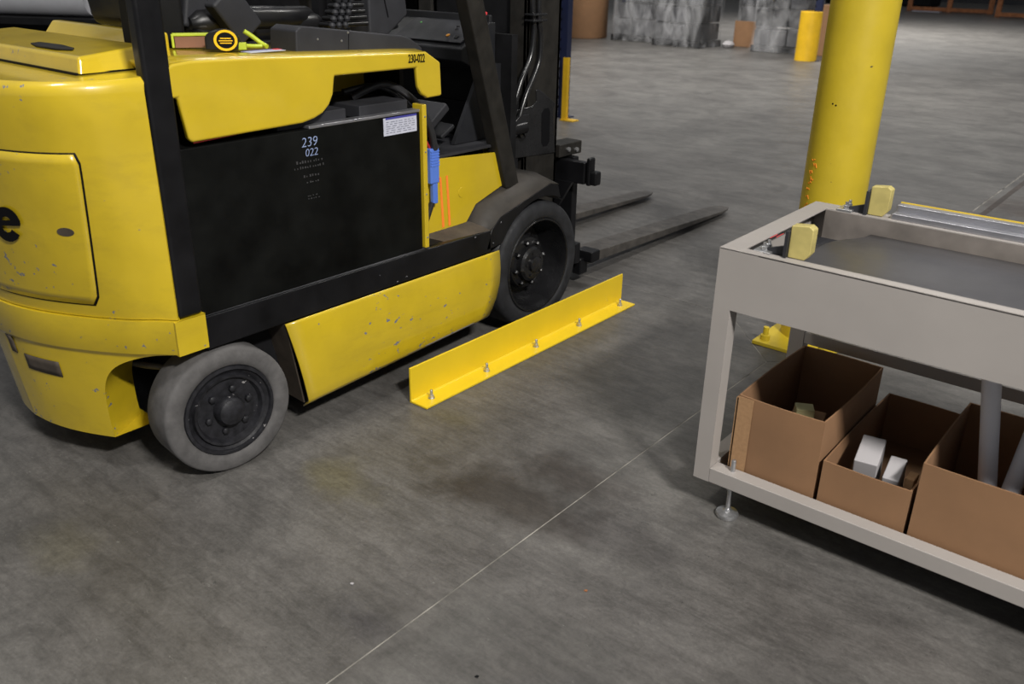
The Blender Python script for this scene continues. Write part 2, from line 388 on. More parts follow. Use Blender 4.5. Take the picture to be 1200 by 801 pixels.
# recesses of the base: three dark slots
def patch(name, b_par, t0, t1, z0, z1, f, out, mat, n=8, m=3, thick=.004, par=None, r=0):
    rr = []
    for j in range(m+1):
        z = z0+(z1-z0)*j/m; row = []
        for i in range(n+1):
            row.append(f(t0+(t1-t0)*i/n, z, out))
        rr.append(row)
    b = B(); b.grid(rr); return O(name, b, mat, par or FK, thick=thick)
def lowf(t, z, out): 
    x, y = outl(t, 0, lowins(z)-out); return Vector((x, y, z))
patch('tow_slot', None, 3.95, 5.15, .345, .400, lowf, .0015, 'dustbrown', thick=.002)
patch('tow_slot', None, 5.45, 5.70, .39, .455, lowf, .0015, 'dustbrown', n=2, thick=.002)
# access door (flush panel with a dark seam behind it)
T0, T1 = 2.42, 9.58
def rp(z): return T0
sm = B(); dr = B()
zb, zt = .625, 1.095
def doorrows(grow, out):
    rr = []
    for j in range(17):
        z = zb-grow+(zt-zb+2*grow)*j/16; c = 0
        dz = min(z-(zb-grow), (zt+grow)-z); rc = .045
        if dz < rc: c = (rc-math.sqrt(max(0, rc*rc-(rc-dz)**2)))*9*.25
        a = 2.62-.30*(z-zb)/(zt-zb)-grow*9+c; rr.append([wpt(a+(12-2*a)*k/48, z, out) for k in range(49)])
    return rr
O('door_seam', sm.grid(doorrows(.005, .0012)), 'ink', FK, thick=.001)
DR = O('access_door', dr.grid(doorrows(0, .0035)), 'truck', FK, thick=.003)
# finger latch
lp = wpt(2.98, .865, .0045); tn = (wpt(3.0, .86)-wpt(2.7, .86)).normalized()
lat = B().prism([lp+tn*math.cos(a)*.026+(wpt(2.98, .90)-wpt(2.98, .83)).normalized()*math.sin(a)*.014 for a in [2*PI*k/18 for k in range(18)]], tn.cross(Vector((0, 0, 1)))*.0015)
O('door_latch', lat, 'dustbrown', DR)
ep = wpt(4.25, .870, .0065); et = (wpt(4.1, .870)-wpt(4.4, .870)).normalized()
lt_ = B()
def epos(u, v): return wpt(4.30-(u+.18*v)*7.6, .870+v, .0095)
arc_ = [math.radians(a) for a in range(8, 331, 14)]
lt_.grid([[epos(.047*math.cos(a), .057*math.sin(a)) for a in arc_], [epos(.033*math.cos(a), .043*math.sin(a)) for a in arc_], [epos(.018*math.cos(a), .026*math.sin(a)) for a in arc_]])
lt_.grid([[epos(-.03+.0125*i, -.008+.0018*i) for i in range(7)], [epos(-.03+.0125*i, .010+.0018*i) for i in range(7)]])
O('logo_letter', lt_, 'ink', DR)
# top cover panel behind the seat
ld = B()
lo = [(-2.465, 1.145), (-2.485, 1.40), (mx(-2.485), 1.40), (mx(-2.465), 1.145)]
hi = [(-2.475, 1.155), (-2.52, 1.38), (mx(-2.52), 1.38), (mx(-2.475), 1.155)]
a = [ld.bm.verts.new((x, y, 1.292)) for x, y in lo]; b = [ld.bm.verts.new((x, y, z)) for (x, y), z in zip(hi, (1.335, 1.352, 1.352, 1.335))]
ld.bm.faces.new(b)
for i in range(4): ld.bm.faces.new((a[i], a[(i+1) % 4], b[(i+1) % 4], b[i]))
LID = O('top_cover', ld, 'truck', FK, bevel=.010, seg=3)
O('cover_seam', B().box(mx(-2.472), -2.472, 1.138, 1.42, 1.288, 1.294), 'ink', FK)
hp = B(); hp.pz(1.3395, [(-2.86, 1.200), (-2.88, 1.235), (-2.76, 1.245), (-2.64, 1.225), (-2.60, 1.200), (-2.66, 1.180), (-2.78, 1.180)], .0035)
O('handle_recess', hp, 'dusty', LID)
O('rear_ridge', B().prism([(-2.60, 1.40, 1.29), (-2.60, 1.47, 1.375), (-2.60, 1.50, 1.375), (-2.60, 1.50, 1.29)], (2*(CX+2.60), 0, 0)), 'truck', FK, bevel=.008)

# ---- chassis core (dark insides), frame rail, step, skirt, fender : near and far side
co = B(); co.box(mx(S)+.12, S-.12, 1.34, 3.12, .20, .50).box(mx(S)+.14, S-.14, 1.30, 1.36, .5, 1.28).box(mx(-2.6), -2.6, 3.0, 3.2, .3, 1.0)
O('chassis', co, 'dark', FK)
for s_ in (1, -1):
    f = (lambda x: x) if s_ == 1 else mx
    sgn = s_
    def PX(b, x, yz, t): return b.prism([(f(x), y, z) for y, z in yz], (-t*sgn, 0, 0))
    rail = PX(B(), S, [(1.336, .449), (2.70, .449), (2.70, .546), (2.30, .552), (1.336, .560)], .10)
    O('frame_rail', rail, 'black', FK, bevel=.006)
    lip = B().prism([(f(S-.002), 1.336, .553), (f(S-.034), 1.336, .578), (f(S-.034), 2.34, .573), (f(S-.002), 2.34, .548)], (0, 0, -.02))
    O('rail_lip', lip, 'plastic2', FK, bevel=.003)
    O('step_plate', B().prism([(f(S-.004), 2.34, .546), (f(S-.004), 2.70, .546), (f(S-.16), 2.70, .572), (f(S-.16), 2.34, .572)], (0, 0, -.02)), 'dustbrown', FK)
    # fender: sloped top then bevelled side plate
    prof = [(2.668, .462), (2.706, .547), (2.763, .590), (3.109, .676)]
    top = B()
    inn = [(2.674, .562), (2.690, .568), (2.735, .635), (3.03, .712), (3.15, .70)]
    out = [(2.70, .540), (2.712, .552), (2.763, .592), (3.109, .678), (3.17, .662)]
    top.grid([[Vector((f(S-.004), y, z)) for y, z in out], [Vector((f(S-.125), y, z)) for y, z in inn], [Vector((f(S-.30), y, z)) for y, z in inn]])
    O('fender_top', top, 'fender', FK, thick=.006)
    wc = (3.05, .30); aw = [(wc[0]+.325*math.cos(q), wc[1]+.325*math.sin(q)) for q in [math.radians(20+i*(148-20)/14) for i in range(15)]]
    side = [(2.668, .462), (2.703, .545), (2.763, .590), (3.109, .676), (3.165, .655)]+aw[5:]
    sp = PX(B(), S, side, .012)
    O('fender_side', sp, 'black', FK, bevel=.003)
    inner = B(); inner.grid([[Vector((f(S-.01), wc[0]+.325*math.cos(q), wc[1]+.325*math.sin(q))), Vector((f(S-.30), wc[0]+.325*math.cos(q), wc[1]+.325*math.sin(q)))] for q in [math.radians(60+i*8) for i in range(14)]])
    O('wheel_arch_liner', inner, 'black', FK, thick=.004)
    # battery side skirt: bowed plate with folded bottom
    st = [(1.627, .449), (2.742, .452)]
    def skp(u, v):      # u along y, v 0 top .. 1 bottom
        y0 = 1.627+(.085)*v**1.0*.9; y1 = 2.744+.012*v-.105*v**2.6
        zb0 = .095; zb1 = .135
        y = y0+(y1-y0)*u; z = .449-(.449-(zb0+(zb1-zb0)*u))*v
        x = S+.002-.002*v+.012*math.sin(PI*v)
        if v > .90: x -= (v-.90)*.42
        return Vector((f(x), y, z))
    vs_ = [0, .03, .1, .25, .45, .65, .8, .88, .91, .95, 1.0]
    SK = O('side_skirt', B().grid([[skp(i/16, v) for i in range(17)] for v in vs_]), 'truck', FK, thick=.006)
    if s_ == 1:
        for u0, u1, v0 in ((.30, .46, .897), (.50, .58, .893), (.60, .90, .890), (.12, .26, .905)):
            O('scrape_mark', B().grid([[skp(u0+(u1-u0)*i/10, v)+Vector((.0070, 0, 0)) for i in range(11)] for v in (v0, v0+.010)]), 'greyink', SK)
    O('skirt_end_plate', B().prism([(f(S), 1.63, .445), (f(S-.22), 1.63, .445), (f(S-.22), 1.70, .12), (f(S-.03), 1.70, .11)], (0, .006, 0)), 'dustbrown', FK)
    # yellow front side panel and vertical battery-retainer flange
    PXp = PX(B(), -2.445, [(2.33, .560), (2.67, .565), (2.73, .632), (2.91, .685), (2.895, .832), (2.33, .872)], .012)
    fp = O('front_side_panel', PXp, 'hood', FK, bevel=.002)
    if s_ == 1:
        for y0 in (2.508, 2.546):
            O('orange_laser_stripe', B().prism([(-2.4445, y0, .785), (-2.4445, y0+.011, .785), (-2.4445, y0+.026, .575), (-2.4445, y0+.013, .572)], (.0012, 0, 0)), 'orange', fp)  # projected laser light painted on as flat orange strips
        O('round_plug', B().lathe([(0, .002), (.020, .002), (.021, 0)], (-2.4445, 2.64, .70), (1, 0, 0), 20), 'hood', fp)
        O('step_hole', B().prism([(-2.352, 2.35, .5535), (-2.352, 2.43, .5535), (-2.40, 2.40, .5625), (-2.40, 2.35, .5625)], (0, 0, .0012)), 'ink', FK)
    fx0, fx1 = sorted((f(S+.000), f(S-.055)))
    fg = B().box(fx0, fx1, 2.309, 2.331, .558, 1.104)
    FL = O('retainer_flange', fg, 'hood', FK, bevel=.004)
    if s_ == 1:
        for z in (.60, .77, .93, 1.06): O('rivet', B().lathe([(.004, 0), (.003, .002), (0, .0025)], (S, 2.32, z), (1, 0, 0), 8), 'zinc', FL)
    # overhead guard : rear post, slanted front post
    x0, x1 = sorted((f(S+.004), f(S-.045)))
    O('rear_guard_post', B().box(x0, x1, 1.254, 1.336, .578, 2.05), 'black', FK, bevel=.012, seg=3)
    fpz = B().prism([(f(-2.42), 2.905, .67), (f(-2.42), 3.0, .66), (f(-2.42), 2.56, 2.05), (f(-2.42), 2.46, 2.05)], (-.07*sgn, 0, 0))
    O('front_guard_post', fpz, 'dusty', FK, bevel=.010, seg=3)
    O('post_foot_plate', PX(B(), -2.50, [(2.88, .66), (2.96, .66), (2.945, .86), (2.895, .84)], .05), 'hood', FK)
    O('roof_rail', B().box(*sorted((f(S), f(S-.07))), 1.25, 2.58, 2.0, 2.06), 'black', FK, bevel=.01)
for i in range(7): O('roof_bar', B().box(mx(S)+.06, S-.06, 1.33+i*.19, 1.36+i*.19, 2.01, 2.05), 'black', FK)

# ---- battery
bt = B().box(mx(S)+.03, S-.012, 1.338, 2.306, .53, 1.078)
BT = O('battery_case', bt, 'battery', FK, bevel=.004)
O('battery_rim', B().box(S-.05, S-.010, 1.80, 2.305, 1.078, 1.088), 'alu', BT, bevel=.002)
for (y0, y1, x0, x1) in ((1.70, 1.985, -2.60, -2.372), (2.045, 2.275, -2.60, -2.372), (1.70, 1.985, -2.88, -2.63), (2.045, 2.275, -2.88, -2.63)):
    O('battery_cell_cover', B().box(x0, x1, y0, y1, 1.078, 1.122), 'plastic2', BT, bevel=.004)
sy0, sy1, sz0, sz1 = 2.125, 2.288, 1.012, 1.078
ST = O('white_sticker', B().box(S-.012, S-.0105, sy0, sy1, sz0, sz1-.004), 'label', BT)
O('sticker_header', B().box(S-.0105, S-.0098, sy0+.01, sy1, sz1-.010, sz1-.003), 'bluedecal', ST)
for k in range(6):
    b = B(); y = sy0+.012
    while y < sy1-.02:
        w_ = random.uniform(.008, .022); b.box(S-.0106, S-.0099, y, min(sy1-.01, y+w_), sz0+.008+k*.0075, sz0+.0105+k*.0075); y += w_+random.uniform(.003, .014)
    O('sticker_print', b, 'greyink', ST)
side_m = lambda y, z, dx=.0015: frame((S-.012+dx, y, z), (0, 1, 0), (0, 0, 1))
text('marker_numbers', '239', .044, side_m(1.797, 1.037), 'chalk', BT, bold=-.0006, shear=.15)
text('marker_numbers', '022', .036, side_m(1.803, 1.003), 'chalk', BT, bold=-.0006, shear=.15)
b = B()
for k, (z, y0, y1, h) in enumerate(((.972, 1.74, 1.85, .010), (.955, 1.73, 1.85, .008), (.925, 1.765, 1.83, .008), (.905, 1.775, 1.82, .006), (.860, 1.775, 1.82, .004), (.850, 1.777, 1.82, .004))):
    y = y0
    while y < y1: b.box(S-.0122, S-.0108, y, y+random.uniform(.003, .006), z, z+h*random.uniform(.5, 1)); y += random.uniform(.008, .014)
tag(O('worn_stamping', b, 'faint', BT), kind='stuff')

# ---- hood with side flap
hd = B()
arc1 = [(1.80+.108*math.sin(q), 1.218-.108*math.cos(q)) for q in [math.radians(a) for a in (10, 30, 50, 70, 90)]]
prof = [(1.343, 1.316), (1.306, 1.30), (1.300, 1.222), (1.346, 1.222), (1.362, 1.108), (1.374, 1.094), (1.77, 1.102)]+arc1+[(1.912, 1.236), (2.283, 1.234), (2.290, 1.17), (2.305, 1.143), (2.336, 1.124), (2.412, 1.126), (2.407, 1.246), (2.334, 1.288), (2.24, 1.290), (1.944, 1.301), (1.617, 1.315), (1.40, 1.321)]
O('hood_flap', B().px(S+.002, prof, .022), 'hood', FK, bevel=.009, seg=3)
tp = B()
ry = [(1.306, 1.312), (1.40, 1.322), (1.617, 1.317), (1.944, 1.303), (2.24, 1.292), (2.33, 1.288), (2.407, 1.246)]
tp.grid([[Vector((S-.004, y, z-.004)) for y, z in ry], [Vector((S-.018, y, z+.001)) for y, z in ry], [Vector((S-.05, y, z+.006)) for y, z in ry],
         [Vector((S-.11, y, z+.004)) for y, z in ry], [Vector((CX, y, z+.004)) for y, z in ry], [Vector((mx(S)+.004, y, z-.004)) for y, z in ry]])
HT = O('hood_top', tp, 'hood', FK, thick=.02)
O('hood_flap', B().box(mx(S)-.002, mx(S)+.02, 1.36, 2.3, 1.10, 1.315), 'hood', FK, bevel=.009)
text('fleet_number', '230-022', .040, frame((S+.003, 2.283, 1.266), (0, 1, -.03), (0, 0, 1)) @ Matrix.Diagonal((.62, 1, 1, 1)), 'ink', FK, bold=.0006)
dc = O('hood_decal', B().box(S-.095, S-.045, 1.63, 1.76, 1.3225, 1.3240), 'label', HT)
O('decal_band', B().box(S-.095, S-.085, 1.63, 1.74, 1.3240, 1.3248), 'bluedecal', dc)
O('decal_band', B().box(S-.095, S-.07, 1.74, 1.765, 1.3240, 1.3248), 'red', dc)
O('red_reflector_edge', B().px(S-.012, [(1.385, 1.089), (1.56, 1.097), (1.56, 1.102), (1.385, 1.094)], .006), 'red', FK)
# dark bulkhead and yellow bracket seen under the hood
O('battery_hold_bracket', B().box(-2.71, -2.70, 2.05, 2.42, 1.08, 1.21), 'hood', FK)
O('bulkhead', B().box(mx(-2.46), -2.50, 2.36, 2.38, .56, 1.26), 'dark', FK)

# ---- blue charging connector and cables
CN = O('charging_connector', B().box(-2.436, -2.408, 2.424, 2.474, .775, .915), 'blue', FK, bevel=.006)
O('connector_handle', B().box(-2.432, -2.412, 2.440, 2.468, .692, .78), 'blue', CN, bevel=.005)
for k in range(6): O('grip_ridge', B().box(-2.410, -2.4055, 2.426, 2.472, .845+k*.011, .850+k*.011), 'blue', CN)
O('battery_cable', B().tube(smoothpath([(-2.50, 2.12, 1.13), (-2.46, 2.25, 1.17), (-2.42, 2.36, 1.10), (-2.41, 2.425, 1.0), (-2.415, 2.455, .91)], 20), .014), 'cable', FK)
O('battery_cable', B().tube(smoothpath([(-2.52, 2.10, 1.15), (-2.49, 2.25, 1.16), (-2.45, 2.36, 1.08), (-2.44, 2.44, .97), (-2.42, 2.475, .91)], 20), .011), 'cable', FK)
O('red_cable', B().tube(smoothpath([(-2.47, 2.36, 1.04), (-2.44, 2.41, .97), (-2.428, 2.442, .91)], 10), .006), 'redcable', FK)
O('connector_strap', B().tube(smoothpath([(-2.42, 2.44, .70), (-2.43, 2.42, .64), (-2.44, 2.40, .58)], 8), .012), 'cable', FK)

# ---- wheels
def wheel(name, cy, r, wd, face, yaw, tyre, rimm, deep, rin, side=1):
    W = B()
    e = bpy.data.objects.new(name, None); COL.objects.link(e); e.parent = FK; e.empty_display_size = .05
    fx = face if side == 1 else mx(face)
    e.location = Vector((fx, cy, r))-FK.location
    ax = (side, 0, 0); o = Vector((fx, cy, r))
    sh = .018 if not deep else .026
    prof = [(rin, -.012), (rin+.004, -.004), (rin+.020, -.001), (r-sh-.012, 0), (r-sh*.55, -.004), (r-sh*.15, -sh*.5), (r, -sh), (r, -wd+sh), (r-sh, -wd), (rin, -wd+.01)]
    O('tyre', W.lathe(prof, o, ax, 64), tyre, e, smooth=60)
    if not deep:
        q = B().lathe([(rin+.002, -.016), (rin-.002, -.004), (rin-.012, -.003), (rin-.016, -.012), (rin-.030, -.020), (rin-.034, -.006), (rin-.042, -.008), (rin-.050, -.024), (.052, -.026), (.050, -.004), (.044, .010), (.030, .018), (0, .020)], o, ax, 48)
        rm = O('rim', q, rimm, e, smooth=30)
        for k in range(6):
            a = k*PI/3+.25; c = o+Vector((side*-.024, math.cos(a)*.075, math.sin(a)*.075))
            O('wheel_nut', B().lathe([(.012, 0), (.012, .012), (.007, .015), (0, .016)], c, ax, 6), rimm, rm)
    else:
        q = B().lathe([(rin+.002, -.010), (rin-.003, -.002), (rin-.010, -.004), (rin-.016, -.03), (rin-.030, -.10), (rin-.045, -.14), (.13, -.145), (.128, -.10), (.118, -.075), (.085, -.070), (.082, -.045), (.070, -.035), (0, -.033)], o, ax, 56)
        rm = O('rim', q, rimm, e, smooth=30)
        for k in range(8):
            a = k*PI/4+.2; c = o+Vector((side*-.072, math.cos(a)*.101, math.sin(a)*.101))
            O('wheel_nut', B().lathe([(.012, 0), (.012, .018), (.006, .024), (0, .024)], c, ax, 6), rimm, rm)
        O('hub_cap', B().lathe([(.036, -.034), (.036, -.022), (.026, -.018), (0, -.018)], o, ax, 24), rimm, rm)
        for k in range(5):
            a = k*2*PI/5+.5; c = o+Vector((side*-.034, math.cos(a)*.055, math.sin(a)*.055))
            O('hub_bolt', B().lathe([(.007, 0), (.007, .006), (0, .007)], c, ax, 6), rimm, rm)
    e.rotation_euler = (0, 0, -yaw*side)
    return e
wheel('rear_wheel', 1.380, .220, .155, -2.313, .1065, 'rubber', 'rim', False, .158)
wheel('rear_wheel', 1.384, .220, .155, -2.326, .0, 'rubber', 'rim', False, .150, -1)
wheel('front_wheel', 3.055, .298, .18, -2.34, 0, 'rubber2', 'rimglossy', True, .222)
wheel('front_wheel', 3.035, .298, .18, -2.34, 0, 'rubber2', 'rimglossy', True, .205, -1)
O('steer_axle', B().box(mx(-2.5), -2.5, 1.33, 1.44, .15, .29), 'black', FK)
O('front_axle', B().box(mx(-2.5), -2.5, 2.95, 3.11, .2, .4), 'black', FK)
O('steer_linkage', B().tube([(-2.50, 1.40, .30), (-2.62, 1.27, .33), (-2.8, 1.20, .33)], .012), 'steel', FK)

# ---- operator station
O('cab_floor', B().pz(.855, [(-2.46, 2.38), (-2.46, 2.92), (-2.80, 3.06), (mx(-2.80), 3.06), (mx(-2.46), 2.92), (mx(-2.46), 2.38)], .012), 'plastic2', FK, bevel=.003)
O('pedal', B().box(-.065, .065, -.045, .045, -.01, .01, Matrix.Translation((-2.60, 2.66, .935)) @ Matrix.Rotation(math.radians(28), 4, 'X')), 'plastic', FK, bevel=.008)
O('pedal', B().box(-.09, .09, -.07, .07, -.018, .018, Matrix.Translation((-2.62, 2.60, 1.0)) @ Matrix.Rotation(math.radians(35), 4, 'X')), 'plastic2', FK, bevel=.008)
O('pedal_arm', B().tube([(-2.62, 2.62, .99), (-2.66, 2.78, .92), (-2.68, 2.9, .87)], .014), 'black', FK)
O('cowl', B().box(mx(-2.5), -2.50, 3.02, 3.06, .60, 1.30), 'dark', FK)
O('cowl_side', B().px(-2.56, [(2.72, .87), (3.02, .87), (3.02, 1.18), (2.90, 1.18)], .02), 'plastic', FK)
DS = O('dashboard', B().prism([(-2.59, 2.80, 1.200), (-2.59, 2.80, 1.248), (-2.59, 2.985, 1.348), (-2.59, 3.02, 1.345), (-2.59, 3.02, 1.14), (-2.59, 2.90, 1.155)], (2*(CX+2.59), 0, 0)), 'plastic', FK, bevel=.006)
O('dash_panel', B().prism([(-2.615, 2.825, 1.2655), (-2.615, 2.965, 1.3415), (-3.02, 2.965, 1.3415), (-3.02, 2.825, 1.2655)], (0, -.004, .006)), 'plastic2', DS, bevel=.002)
O('dash_hood', B().box(-3.3, -2.60, 2.99, 3.01, 1.33, 1.375), 'plastic', DS, bevel=.006)
O('green_indicator', B().lathe([(.005, 0), (.005, .004), (0, .005)], (-2.95, 2.93, 1.328), (0, -.47, .88), 10), 'led', DS)
O('amber_button', B().lathe([(.009, 0), (.009, .006), (0, .007)], (-2.72, 2.86, 1.290), (0, -.47, .88), 12), 'amber', DS)
O('key_switch', B().lathe([(.013, 0), (.013, .005), (.006, .006), (0, .012)], (-2.665, 2.855, 1.288), (0, -.47, .88), 12), 'rimglossy', DS)
for x, y in ((-2.70, 2.90), (-2.69, 2.88), (-2.65, 2.91)): O('rocker_switch', B().box(x-.006, x+.006, y-.004, y+.004, 1.303+(y-2.86)*.54, 1.309+(y-2.86)*.54), 'rim', DS)
O('red_button', B().lathe([(.006, 0), (.006, .010), (0, .012)], (-2.63, 3.00, 1.375), (0, 0, 1), 12), 'red', DS)
# side console beside the seat with hydraulic lever boots
O('side_console', B().px(-2.415, [(1.83, 1.300), (1.835, 1.375), (1.86, 1.388), (2.06, 1.366), (2.30, 1.338), (2.345, 1.325), (2.40, 1.290), (2.40, 1.26), (1.83, 1.28)], .14), 'plastic2', FK, bevel=.006)
O('console_seam', B().px(-2.4145, [(2.046, 1.30), (2.049, 1.30), (2.055, 1.367), (2.052, 1.367)], .001), 'ink', FK)
for y, z in ((1.92, 1.345), (2.02, 1.335), (2.05, 1.36)): O('console_screw', B().lathe([(.004, 0), (.003, .002), (0, .002)], (-2.415, y, z), (1, 0, 0), 8), 'zinc', FK)
for k in range(5):
    z = 1.362+k*.021; sl = k*.010
    bb = B().box(-2.66+sl*.6, -2.585-sl*.3, 2.12+sl, 2.30-sl*.4, z, z+.015)
    O('lever_boot_fold', bb, 'vinyl', FK, bevel=.0074, seg=3)
    for j in range(3):
        O('lever_boot_bulge', B().lathe([(0, -.013), (.009, -.009), (.013, 0), (.009, .009), (0, .013)], (-2.575-sl*.2, 2.115+j*.030+sl, z+.008), (0, 0, 1), 12), 'plastic2', FK)
O('control_lever', B().tube([(-2.62, 2.2, 1.45), (-2.62, 2.22, 1.62)], .013), 'black', FK)
O('steering_column_cover', B().px(-2.62, [(2.33, 1.325), (2.42, 1.318), (2.53, 1.39), (2.50, 1.62), (2.33, 1.62)], .12), 'plastic2', FK, bevel=.01)
O('column_slit', B().px(-2.618, [(2.392, 1.50), (2.397, 1.50), (2.427, 1.385), (2.422, 1.385)], .002), 'ink', FK)
O('steering_shaft', B().tube([(-2.78, 2.60, 1.33), (-2.78, 2.50, 1.62)], .022), 'black', FK)
# seat
def cushion(x0, x1, y0, y1, z0, z1, r=.035): return B().box(x0, x1, y0, y1, z0, z1)
O('seat_cushion', cushion(-3.22, -2.70, 1.66, 2.20, 1.31, 1.405), 'vinyl', FK, bevel=.042, seg=4)
O('seat_bolster', B().tube(smoothpath([(-2.74, 1.66, 1.385), (-2.72, 1.85, 1.395), (-2.73, 2.05, 1.39), (-2.78, 2.17, 1.385)], 14), [.02]+[.040]*12+[.02], 12), 'vinyl', FK)
O('seat_back', B().box(-.24, .24, -.05, .05, 0, .6, Matrix.Translation((CX, 1.60, 1.36)) @ Matrix.Rotation(math.radians(8), 4, 'X')), 'vinyl', FK, bevel=.045, seg=4)
O('seat_mount', B().box(-3.2, -2.68, 1.62, 2.25, 1.29, 1.325), 'dark', FK, bevel=.01)
O('hip_restraint', B().box(-.030, .030, -.055, .055, -.08, .08, Matrix.Translation((-2.66, 1.775, 1.415)) @ Matrix.Rotation(math.radians(38), 4, 'X')), 'plastic2', FK, bevel=.010, seg=3)
O('seat_belt_housing', B().box(-.035, .035, -.045, .045, -.075, .075, Matrix.Translation((-2.78, 1.70, 1.44)) @ Matrix.Rotation(math.radians(-12), 4, 'X')), 'plastic2', FK, bevel=.014, seg=3)
O('seat_shroud', B().box(-2.74, -2.66, 1.42, 1.60, 1.31, 1.50), 'dark', FK, bevel=.02)
O('console_post', B().box(-2.84, -2.80, 2.24, 2.28, 1.30, 1.70), 'black', FK)

# ---- mast, carriage, forks
MA = bpy.data.objects.new('mast', None); COL.objects.link(MA); MA.parent = FK; MA.location = (0, 1.15, 0)
for s_ in (1, -1):
    f = (lambda x: x) if s_ == 1 else mx
    def bx(b, xa, xb, *r): return b.box(*sorted((f(xa), f(xb))), *r)
    O('mast_rail', bx(bx(bx(B(), -2.60, -2.62, 3.245, 3.50, .10, 2.2), -2.60, -2.70, 3.245, 3.265, .10, 2.2), -2.60, -2.70, 3.48, 3.50, .10, 2.2), 'dusty' , MA, bevel=.003)
    O('inner_mast_rail', bx(bx(B(), -2.665, -2.685, 3.30, 3.52, .10, 2.15), -2.665, -2.73, 3.50, 3.52, .1, 2.15), 'black', MA)
    O('mast_bracket', B().prism([(f(-2.594), y, z) for y, z in [(3.06, .955), (3.29, .965), (3.325, .985), (3.32, 1.037), (3.345, 1.037), (3.475, .960), (3.455, .925), (3.485, .72), (3.15, .74), (3.06, .76)]], (-.02*s_, 0, 0)), 'rimglossy', MA, bevel=.004)
    O('bracket_slot', B().prism([(f(-2.5925), y, z) for y, z in [(3.365, .925), (3.385, .945), (3.415, .945), (3.43, .925), (3.432, .785), (3.415, .765), (3.385, .765), (3.37, .785)]], (-.002*s_, 0, 0)), 'ink', MA)
    O('tilt_cylinder', B().tube([(f(-2.62), 2.95, .86), (f(-2.56), 3.20, .885)], .028), 'black', MA)
    O('cylinder_pin', B().lathe([(.030, 0), (.030, .018), (.016, .022), (.016, .034), (0, .035)], (f(-2.585), 3.20, .86), (s_, 0, 0), 16), 'rimglossy', MA)
O('tilt_clevis', B().prism([(-2.580, 3.10, .90), (-2.580, 3.17, .945), (-2.580, 3.23, .94), (-2.580, 3.21, .90), (-2.580, 3.16, .87), (-2.580, 3.12, .83)], (.022, 0, 0)), 'rimglossy', MA, bevel=.005)
O('mast_crossmember', B().box(mx(-2.70), -2.70, 3.26, 3.30, .15, .45).box(mx(-2.66), -2.66, 3.25, 3.27, .90, 1.05), 'black', MA)
O('lift_cylinder', B().tube([(CX, 3.36, .12), (CX, 3.36, 2.1)], .045, 20), 'black', MA)
O('mast_guard_sheet', B().box(mx(-2.72), -2.72, 3.27, 3.275, .5, 2.1), 'dark', MA)
for i, (xx, pts) in enumerate(((-2.69, [(3.285, 1.62), (3.29, 1.42), (3.30, 1.35), (3.305, 1.29), (3.285, 1.19), (3.215, 1.08), (3.17, .98), (3.13, .88)]),
                              (-2.69, [(3.335, 1.62), (3.335, 1.42), (3.34, 1.34), (3.355, 1.27), (3.35, 1.175), (3.31, 1.10), (3.255, 1.02), (3.20, .90)]))):
    O('hydraulic_hose', B().tube(smoothpath([(xx+.12, y-.045, z) for y, z in pts], 40), .012, 14), 'hose', MA)
O('hose_clamp', B().box(-2.60, -2.545, 3.225, 3.325, 1.340, 1.350).box(-2.60, -2.545, 3.225, 3.325, 1.365, 1.375).box(-2.59, -2.548, 3.265, 3.285, 1.345, 1.37), 'rimglossy', MA, bevel=.003)
CR = bpy.data.objects.new('carriage', None); COL.objects.link(CR); CR.parent = FK; CR.location = (0, 1.4, 0)
O('carriage_bar', B().box(mx(-2.47), -2.47, 3.565, 3.61, .565, .675), 'black', CR, bevel=.006)
O('carriage_bar', B().box(mx(-2.50), -2.50, 3.565, 3.61, .14, .25), 'black', CR, bevel=.006)
O('carriage_plate', B().prism([(-2.53, 3.545, .57), (-2.80, 3.545, .57), (-2.80, 3.545, .15), (-2.64, 3.545, .15), (-2.62, 3.545, .42)], (0, .02, 0)), 'black', CR)
O('carriage_plate', B().prism([(mx(-2.53), 3.545, .57), (mx(-2.80), 3.545, .57), (mx(-2.80), 3.545, .15), (mx(-2.64), 3.545, .15), (mx(-2.62), 3.545, .42)], (0, .02, 0)), 'black', CR)
O('side_shift_hook', B().box(-2.465, -2.44, 3.57, 3.62, .56, .70).box(-2.445, -2.405, 3.575, 3.625, .565, .635), 'black', CR, bevel=.010, seg=3)
O('carriage_guide', B().box(-2.70, -2.60, 3.53, 3.72, .685, .75), 'dusty', CR, bevel=.006)
for x, y in ((-2.625, 3.60), (-2.625, 3.67)): O('guide_bolt', B().lathe([(.012, 0), (.012, .01), (0, .012)], (-2.60, y, .72-(y-3.6)*.15), (1, 0, 0), 6), 'zinc', CR)
def fork(x0, x1):
    FKk = bpy.data.objects.new('fork', None); COL.objects.link(FKk); FKk.parent = FK; FKk.location = ((x0+x1)/2-CX, 1.45, 0)
    z0 = .100; L0, L1 = 3.66, 5.55
    b = B(); xc = (x0+x1)/2; hw = (x1-x0)/2
    rows = []
    for t in (0, .02, .5, .80, .93, .975, 1.0):
        y = L0+(L1-L0)*t; zt = .135-.095*t; th = .055*(1-t)**.8+.010; wv = hw*(1 if t < .92 else (1-((t-.92)/.08)**2*.55))
        rows.append([Vector((xc-wv, y, zt)), Vector((xc+wv, y, zt)), Vector((xc+wv, y, zt-th)), Vector((xc-wv, y, zt-th)), Vector((xc-wv, y, zt))])
    b.grid(rows); bmesh.ops.remove_doubles(b.bm, verts=b.bm.verts, dist=1e-5)
    bmesh.ops.holes_fill(b.bm, edges=[e for e in b.bm.edges if len(e.link_faces) == 1])
    O('fork_blade', b, 'steel', FKk, bevel=.004)
    O('fork_shank', B().box(x0, x1, 3.62, 3.665, .08, .68), 'black', FKk, bevel=.006)
    return FKk
